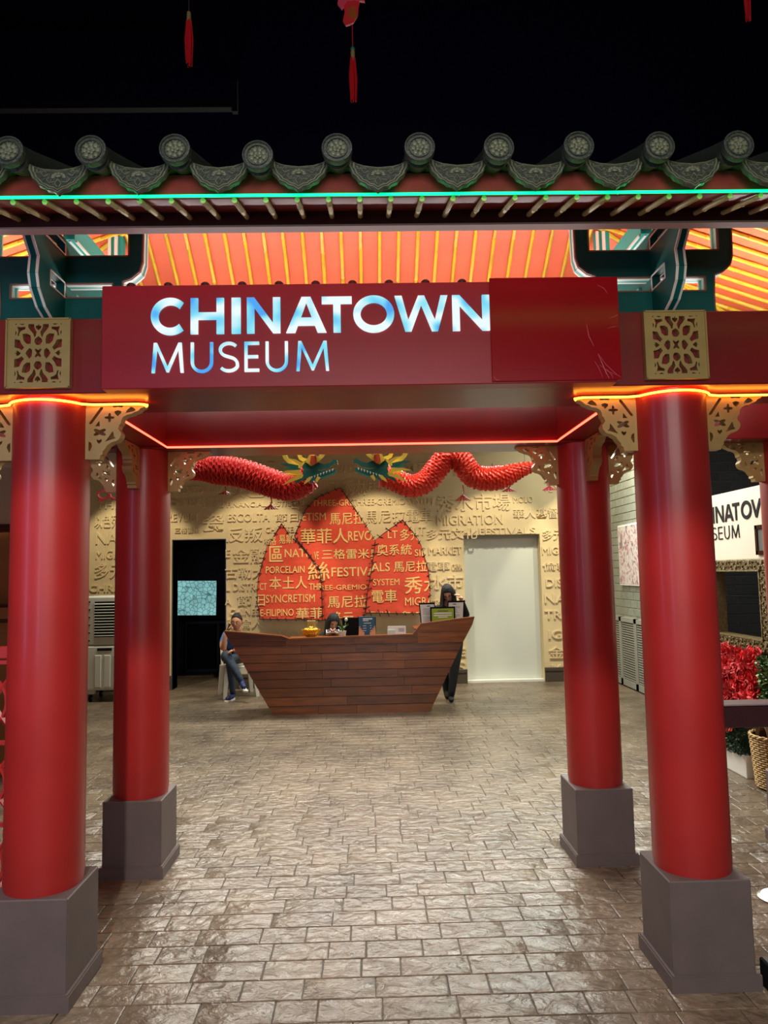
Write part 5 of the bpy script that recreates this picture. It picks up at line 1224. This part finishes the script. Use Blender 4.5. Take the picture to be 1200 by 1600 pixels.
me = curve_mesh([[(-.045, -.05), (-.03, -.075), (-.012, -.07), (.01, -.06), (.035, -.02), (.04, .03), (.045, .05), (.02, .06), (-.02, .055), (-.04, .03), (-.035, 0)]], .012)
mb = MB(); mb.mesh(me, lambda p: (a.x+p[0]*.95, a.y-p[2], a.z+p[1]+.01)); mb.build('paper_body', 'tassel_red', g)
me = curve_mesh([[(-.1, .06), (-.07, .03), (-.04, .06), (-.03, .04), (0, .07), (.04, .05), (.06, .075), (.1, .07), (.08, .14), (-.08, .14)]], .012)
mb = MB(); mb.mesh(me, lambda p: (a.x+p[0]*.7, a.y+.02-p[2], a.z+p[1]+.01)); mb.build('paper_petal', 'pink', g)
mb = MB(); fit_text(mb, '福', a.x-.022, a.x+.026, a.z-.03, a.z+.035, a.y-.006, .002, .012); mb.build('gold_character', 'gold_bright', g, smooth=0)
MB().tube([(a.x, a.y+.015, a.z+.1), (a.x, a.y+.015, 5.3)], .0022, 5).build('cord', 'tassel_red', g)

# ================================================================== RIGHT BAY
XB = 2.95
g = thing('photo_backdrop', (XB, 5.8, 0), 'white standing panel reading CHINATOWN MUSEUM with an ornate window frame', 'display panel')
BY0, BY1, BZ = 4.6, 7.0, 2.2
def bx_(u, v): p = atx(u, v, XB-.005); return p.y, p.z
fy0, fz1 = bx_(1200, 890); wy0, wy1, wz0, wz1 = 5.4, 6.13, 1.04, 1.555
loops = [[(BY0, 1.0), (5.3, 1.0), (5.3, .43), (5.53, .43), (5.53, 0), (BY1, 0), (BY1, BZ), (BY0, BZ)], [(wy0, wz0), (wy1, wz0), (wy1, wz1), (wy0, wz1)]]
me = curve_mesh(loops, .05); mb = MB(); mb.mesh(me, lambda p: (XB+.025-p[2], p[0], p[1])); mb.build('panel', 'backdrop_white', g)
def side_glyph(ch, u0, u1, z0, z1, t, name):
    y1_ = bx_(u0, 830)[0]; y0_ = bx_(u1, 830)[0]; h = z1-z0; me = curve_mesh(glyph(ch, (y1_-y0_)/h, t), .02)
    mb = MB(); mb.mesh(me, lambda p: (XB-.003-p[2]*.2, y1_-p[0]*h, z0+p[1]*h)); mb.build(name, 'black', g)
def wgl(ch, ua, ub, z0, z1, t):
    ya, yb = atx(ua, 800, XB)[1], atx(ub, 800, XB)[1]
    h = z1-z0; me = curve_mesh(glyph(ch, (ya-yb)/h, t), .02); mb = MB(); mb.mesh(me, lambda p: (XB-.003-p[2]*.2, ya-p[0]*h, z0+p[1]*h)); mb.build('black_letter', 'black', g)
za, zb_ = atx(1150, 813, XB).z, atx(1150, 785.5, XB).z; zc, zd = atx(1148, 841, XB).z, atx(1148, 820, XB).z
for ch, ua, ub, t_ in (('C', 1082, 1096, .18), ('H', 1098, 1111, .18), ('I', 1112.5, 1116, .24), ('N', 1118.5, 1131, .18), ('A', 1132, 1146, .2), ('T', 1145, 1156, .18), ('O', 1158.5, 1175, .2), ('W', 1175, 1204, .2), ('N', 1207, 1224, .2)): wgl(ch, ua, ub, za, zb_, t_)
for ch, ua, ub in (('M', 1087, 1098), ('U', 1101, 1108), ('S', 1111.5, 1118.5), ('E', 1121, 1127.5), ('U', 1130.5, 1138.5), ('M', 1142, 1154)): wgl(ch, ua, ub, zc, zd, .09)
fr_ = thing('ornate_frame', (XB-.03, 5.77, 1.0), 'ornate gold picture frame set around the opening in the white panel', 'frame')
FW = .095
for nm, (y0, y1, z0, z1) in dict(a=(wy0-FW, wy1+FW, wz1, wz1+FW), b=(wy0-FW, wy1+FW, wz0-FW, wz0), c=(wy0-FW, wy0, wz0, wz1), d=(wy1, wy1+FW, wz0, wz1)).items():
    p = MB().box(XB-.045, XB-.001, y0, y1, z0, z1, bev=.008).build('moulding', 'ornate_gold', fr_)
    mb = MB(); rr = random.Random(ord(nm)); L_ = max(y1-y0, z1-z0); hor = (y1-y0) > (z1-z0)
    for k in range(int(L_/.03)):
        q = .018+k*.03; cy, cz = (y0+q, (z0+z1)/2) if hor else ((y0+y1)/2, z0+q)
        if (cy > y1-.01) or (cz > z1-.01): continue
        o_ = .018*(1 if k % 2 else -1); cy, cz = (cy, cz+o_) if hor else (cy+o_, cz)
        mb.tube([(XB-.05, cy+.014*math.cos(t_), cz+.014*math.sin(t_)) for t_ in [i*PI/4+k for i in range(7)]], [.002, .005, .006, .005, .005, .004, .002], 5)
    o = mb.build('scrollwork', 'ornate_gold', p); o['kind'] = 'stuff'
mb = MB()
for (y0, y1, z0, z1) in ((wy0-.008, wy1+.008, wz1-.004, wz1+.008), (wy0-.008, wy1+.008, wz0-.008, wz0+.004), (wy0-.008, wy0+.004, wz0, wz1), (wy1-.004, wy1+.008, wz0, wz1)): mb.box(XB-.052, XB+.055, y0, y1, z0, z1)
mb.build('inner_lip', 'ornate_gold', fr_)
g2 = thing('easel_rack', (3.25, 6.3, 0), 'thin black metal rack standing behind the frame opening', 'rack')
mb = MB().tube([(3.2, 6.9, .0), (3.2, 6.9, 1.33), (3.2, 5.7, 1.33), (3.2, 5.55, .0)], .008, 6); mb.build('bent_rail', 'black', g2); MB().tube([(3.2, 5.7, 1.33), (3.05+.1, 5.82, .0)], .006, 6).build('prop', 'black', g2)
g2 = thing('wall_notice_frame', (XB-.02, 5.38, 1.85), 'small black frame hung beside the black lettering on the white panel', 'picture frame')
mb = MB(); y1_, zt_ = bx_(1181, 821); y1_, zz_ = bx_(1184, 867)
for b in ((y1_-.03, y1_, zz_, zt_), (y1_-.3, y1_-.27, zz_, zt_), (y1_-.3, y1_, zt_-.03, zt_), (y1_-.3, y1_, zz_, zz_+.03)): mb.box(XB-.02, XB-.002, *b)
mb.build('frame', 'black_gloss', g2); MB().box(XB-.012, XB-.004, y1_-.28, y1_-.02, zz_+.02, zt_-.02).build('picture', 'grey_felt', g2)
# flowers
def flower_me(seed):
    rr = random.Random(seed); mb = MB()
    for ring, (n, r, tilt, l) in enumerate(((6, .01, 75, .034), (7, .016, 48, .046), (8, .02, 20, .056))):
        for k in range(n):
            a = 2*PI*k/n+rr.uniform(-.25, .25)+ring*.4; t_ = R(tilt+rr.uniform(-10, 10)); d = Vector((-math.sin(t_), math.cos(t_)*math.cos(a), math.cos(t_)*math.sin(a))); sd = Vector((0, -math.sin(a), math.cos(a)))*l*.42; b = Vector((0, r*math.cos(a), r*math.sin(a)))
            m_ = b+d*l*.6+Vector((-.006, 0, 0)); tp = b+d*l
            mb.add([b, m_-sd, tp-sd*.5+Vector((.004, 0, 0)), tp+sd*.4+Vector((-.004, 0, 0)), m_+sd], [(0, 1, 4), (1, 2, 3, 4)])
    return mb
fm = []
for k in range(4): o = flower_me(k).build('bloom', 'flower_red', None, world=False, smooth=0); fm.append(o.data); bpy.data.objects.remove(o)
FG = thing('flower_panel', (2.86, 5.9, .25), 'panel of massed red artificial flowers under the ornate frame', 'flowers')
MB().box(2.87, 2.94, 5.37, 6.3, .46, .93, bev=.01).build('backing', 'leaf_dark', FG)
rr = random.Random(9)
for i in range(16):
    for j in range(13):
        y_ = 5.38+i*.06+rr.uniform(-.015, .015); z_ = .27+j*.054+rr.uniform(-.015, .015)
        if y_ > 6.32 or z_ < .385 or (z_ < .5 and y_ < 5.56): continue
        o = bpy.data.objects.new('bloom', rr.choice(fm)); COL.objects.link(o); o.parent = FG; o.location = Vector((2.86+rr.uniform(-.02, .01)-(.03 if z_ < .4 else 0), y_, z_))-FG.location
        if z_ < .46: o.location.x -= .06
        o.rotation_euler = (rr.uniform(0, 6), R(rr.uniform(-25, 25)), R(rr.uniform(-25, 25))); sc = rr.uniform(.85, 1.25); o.scale = (sc, sc, sc)
def leafmass(name, label, cat, x0, x1, y0, y1, z0, z1, n, m, seed, pale=.0, l=.03):
    g = thing(name, ((x0+x1)/2, (y0+y1)/2, z0), label, cat); rr = random.Random(seed); mb = MB(); mw = MB()
    for k in range(n):
        c = Vector((rr.uniform(x0, x1), rr.uniform(y0, y1), rr.uniform(z0, z1))); c.x = x0+(c.x-x0)*rr.random()
        d = Vector((rr.uniform(-1, .2), rr.uniform(-1, 1), rr.uniform(-.4, 1))).normalized(); s_ = d.cross(Vector((rr.uniform(-1, 1), rr.uniform(-1, 1), rr.uniform(-1, 1)))).normalized()*l*.32
        (mw if rr.random() < pale else mb).add([c, c+d*l*.5-s_, c+d*l, c+d*l*.5+s_], [(0, 1, 2, 3)])
    o = mb.build('leaves', m, g, smooth=0); o['kind'] = 'stuff'
    if pale: o = mw.build('pale_leaves', 'leaf_light', g, smooth=0); o['kind'] = 'stuff'
    MB().box(x0+(x1-x0)*.6, x1, y0, y1, z0, z1).build('matting', 'leaf_dark', g); return g
leafmass('leaf_panel', 'panel of small mixed green leaves standing beside the massed red flowers', 'foliage', 2.8, 2.94, 4.8, 5.3, .53, .92, 2600, 'leaf', 1, .25, .035)
leafmass('box_hedge', 'low clipped green hedge growing in the white planter', 'hedge', 2.76, 2.9, 5.56, 6.3, .165, .33, 3200, 'leaf_dark', 2, .04, .022)
g = thing('planter_box', (2.85, 5.9, 0), 'long white planter box on the floor under the hedge', 'planter')
MB().box(2.8, 2.94, 5.55, 6.35, 0, .17, bev=.004).build('box', 'white_paint', g)
# wicker basket
g = thing('wicker_basket', (2.93, 5.3, 0), 'round wicker basket with a looped handle standing on the floor', 'basket')
bx0, by0 = 2.925, 5.3; H_ = .37
mb = MB(); mb.lathe([(0, .01), (.15, .01), (.158, .03), (.175, .2), (.19, H_), (.178, H_), (.165, .2), (.148, .03), (0, .025)], (bx0, by0, 0), 40, caps=False); mb.build('liner', 'wicker_dark', g)
mb = MB()
for r in range(22):
    z = .018+r*.0165; rr0 = .16+.03*(z/H_)+.002
    mb.tube([(bx0+(rr0+.0045*(1 if (k+r) % 2 else -1))*math.cos(2*PI*k/44), by0+(rr0+.0045*(1 if (k+r) % 2 else -1))*math.sin(2*PI*k/44), z) for k in range(45)], .006, 5)
o = mb.build('weaving', 'wicker', g, smooth=60); o['kind'] = 'stuff'
mb = MB()
for k in range(22): a = 2*PI*k/22; mb.tube([(bx0+.162*math.cos(a), by0+.162*math.sin(a), .01), (bx0+.195*math.cos(a), by0+.195*math.sin(a), H_)], .005, 5)
o = mb.build('stake', 'wicker', g); o['kind'] = 'stuff'
mb = MB()
for s in (0, PI/2): mb.tube([(bx0+(.192+.006*math.cos(k*1.3+s*2))*math.cos(2*PI*k/60), by0+(.192+.006*math.cos(k*1.3+s*2))*math.sin(2*PI*k/60), H_+.004+.007*math.sin(k*1.3+s*2)) for k in range(61)], .007, 6)
mb.build('rim', 'wicker', g)
for r in (.06, .075, .09): MB().tube([(bx0-.15+.0*k, by0-.07+(r*1.1)*math.cos(PI*k/12), H_-.02+r*1.9*math.sin(PI*k/12)) for k in range(13)], .007, 6).build('handle', 'wicker_dark', g)
# handrail, floor box and floor lamp beside the front column
g = thing('handrail', (1.43, 3.1, .93), 'dark varnished handrail running from the front column to the side', 'rail')
MB().box(1.42, 2.26, 3.06, 3.16, .925, 1.015, bev=.005).build('rail', 'rail_wood', g); MB().box(1.42, 2.26, 3.055, 3.165, 1.015, 1.022, bev=.002).build('top_strip', 'rail_top', g)
g = thing('floor_box', (1.6, 2.75, 0), 'low black box on the floor against the outer side of the front plinth', 'box')
MB().box(1.468, 1.95, 2.55, 2.9, 0, .1, bev=.004).build('case', 'black', g); MB().box(1.475, 1.94, 2.56, 2.89, .1, .104, bev=.001).build('lid', 'grey_felt', g)
a = atx(1190, 1400, 1.9)
g = thing('floor_disc', (1.93, 3.6, 0), 'round white floor lamp disc on the paving beyond the front plinth', 'floor lamp')
MB().lathe([(0, .0), (.085, .0), (.09, .008), (.08, .014), (.0, .014)], (1.93, 3.6, 0), 32, caps=False).build('rim', 'steel', g); MB().lathe([(.0, .0142), (.074, .0142), (.07, .02), (0, .021)], (1.93, 3.6, 0), 32, caps=False).build('lens', 'lamp_white', g)

# ================================================================== LEFT BAY
g = thing('fretwork_railing', (-1.9, 3.12, 0), 'red fretwork railing on the outer side of the front column', 'railing')
x0, x1 = -2.28, -1.475
for z in (.2, 1.27): MB().box(x0, x1, 3.1, 3.14, z, z+.05, bev=.004).build('rail', 'red_lacquer', g)
for x in (x0, x1-.035): MB().box(x, x+.035, 3.1, 3.14, .2, 1.3, bev=.004).build('stile', 'red_lacquer', g)
for x in (x0+.1, x1-.1): MB().box(x, x+.035, 3.1, 3.14, 0, .2, bev=.004).build('foot', 'red_lacquer', g)
for z0 in (.29, .62, .95):
    for xx in (x0+.04, x0+.3, x0+.56):
        mb = MB(); cx, cz = xx+.11, z0+.14
        mb.tube([(cx+.085*math.cos(t_), 3.12, cz+.1*math.sin(t_)) for t_ in [i*PI/10 for i in range(21)]], .009, 6)
        for s in (-1, 1):
            mb.tube([(cx+s*.13, 3.12, cz-.15), (cx+s*.05, 3.12, cz-.04), (cx, 3.12, cz), (cx+s*.05, 3.12, cz+.04), (cx+s*.13, 3.12, cz+.15)], .009, 6)
            mb.bar((cx-.02, 3.12, cz+s*.1), (cx+.02, 3.12, cz+s*.17), .014, .014)
        mb.bar((cx-.13, 3.12, cz+.165), (cx+.13, 3.12, cz+.165), .016, .016); mb.build('fret', 'red_lacquer', g)
g = thing('brown_stall', (-3.6, 6.2, 0), 'brown panelled stall front with an arch and cream lightbox beyond the railing', 'stall')
MB().box(-4.6, -2.62, 6.12, 6.4, 0, 1.25, bev=.006).build('counter', 'brown_wall', g)
MB().box(-4.6, -2.6, 6.06, 6.42, 1.25, 1.4, bev=.008).build('counter_rail', 'brown_cabinet', g); MB().box(-4.6, -2.62, 6.04, 6.07, 1.28, 1.37, bev=.006).build('bead', 'brown_wall', g)
me = curve_mesh([[(-4.6, 1.4), (-2.62, 1.4), (-2.62, 2.0), (-4.6, 2.0)], [(-3.05-.4, 1.42)]+[(-3.45+.36*math.cos(PI-PI*k/12), 1.5+.36*math.sin(PI-PI*k/12)) for k in range(13)]+[(-3.05-.04, 1.42)]], .06)
mb = MB(); mb.mesh(me, lambda p: (p[0], 6.2-p[2], p[1])); mb.build('arched_panel', 'brown_wall', g)
MB().box(-4.6, -2.62, 6.3, 6.34, 1.4, 2.02).build('back_panel', 'brown_wall', g)
MB().box(-4.6, -2.62, 5.98, 6.1, 2.04, 2.62, bev=.006).build('lightbox', 'cream', g); MB().box(-4.6, -2.6, 5.96, 6.12, 1.99, 2.05, bev=.006).build('valance', 'brown_cabinet', g)
for x in (-4.58, -2.72): MB().box(x, x+.08, 6.12, 6.3, 1.4, 2.7, bev=.004).build('post', 'brown_cabinet', g)
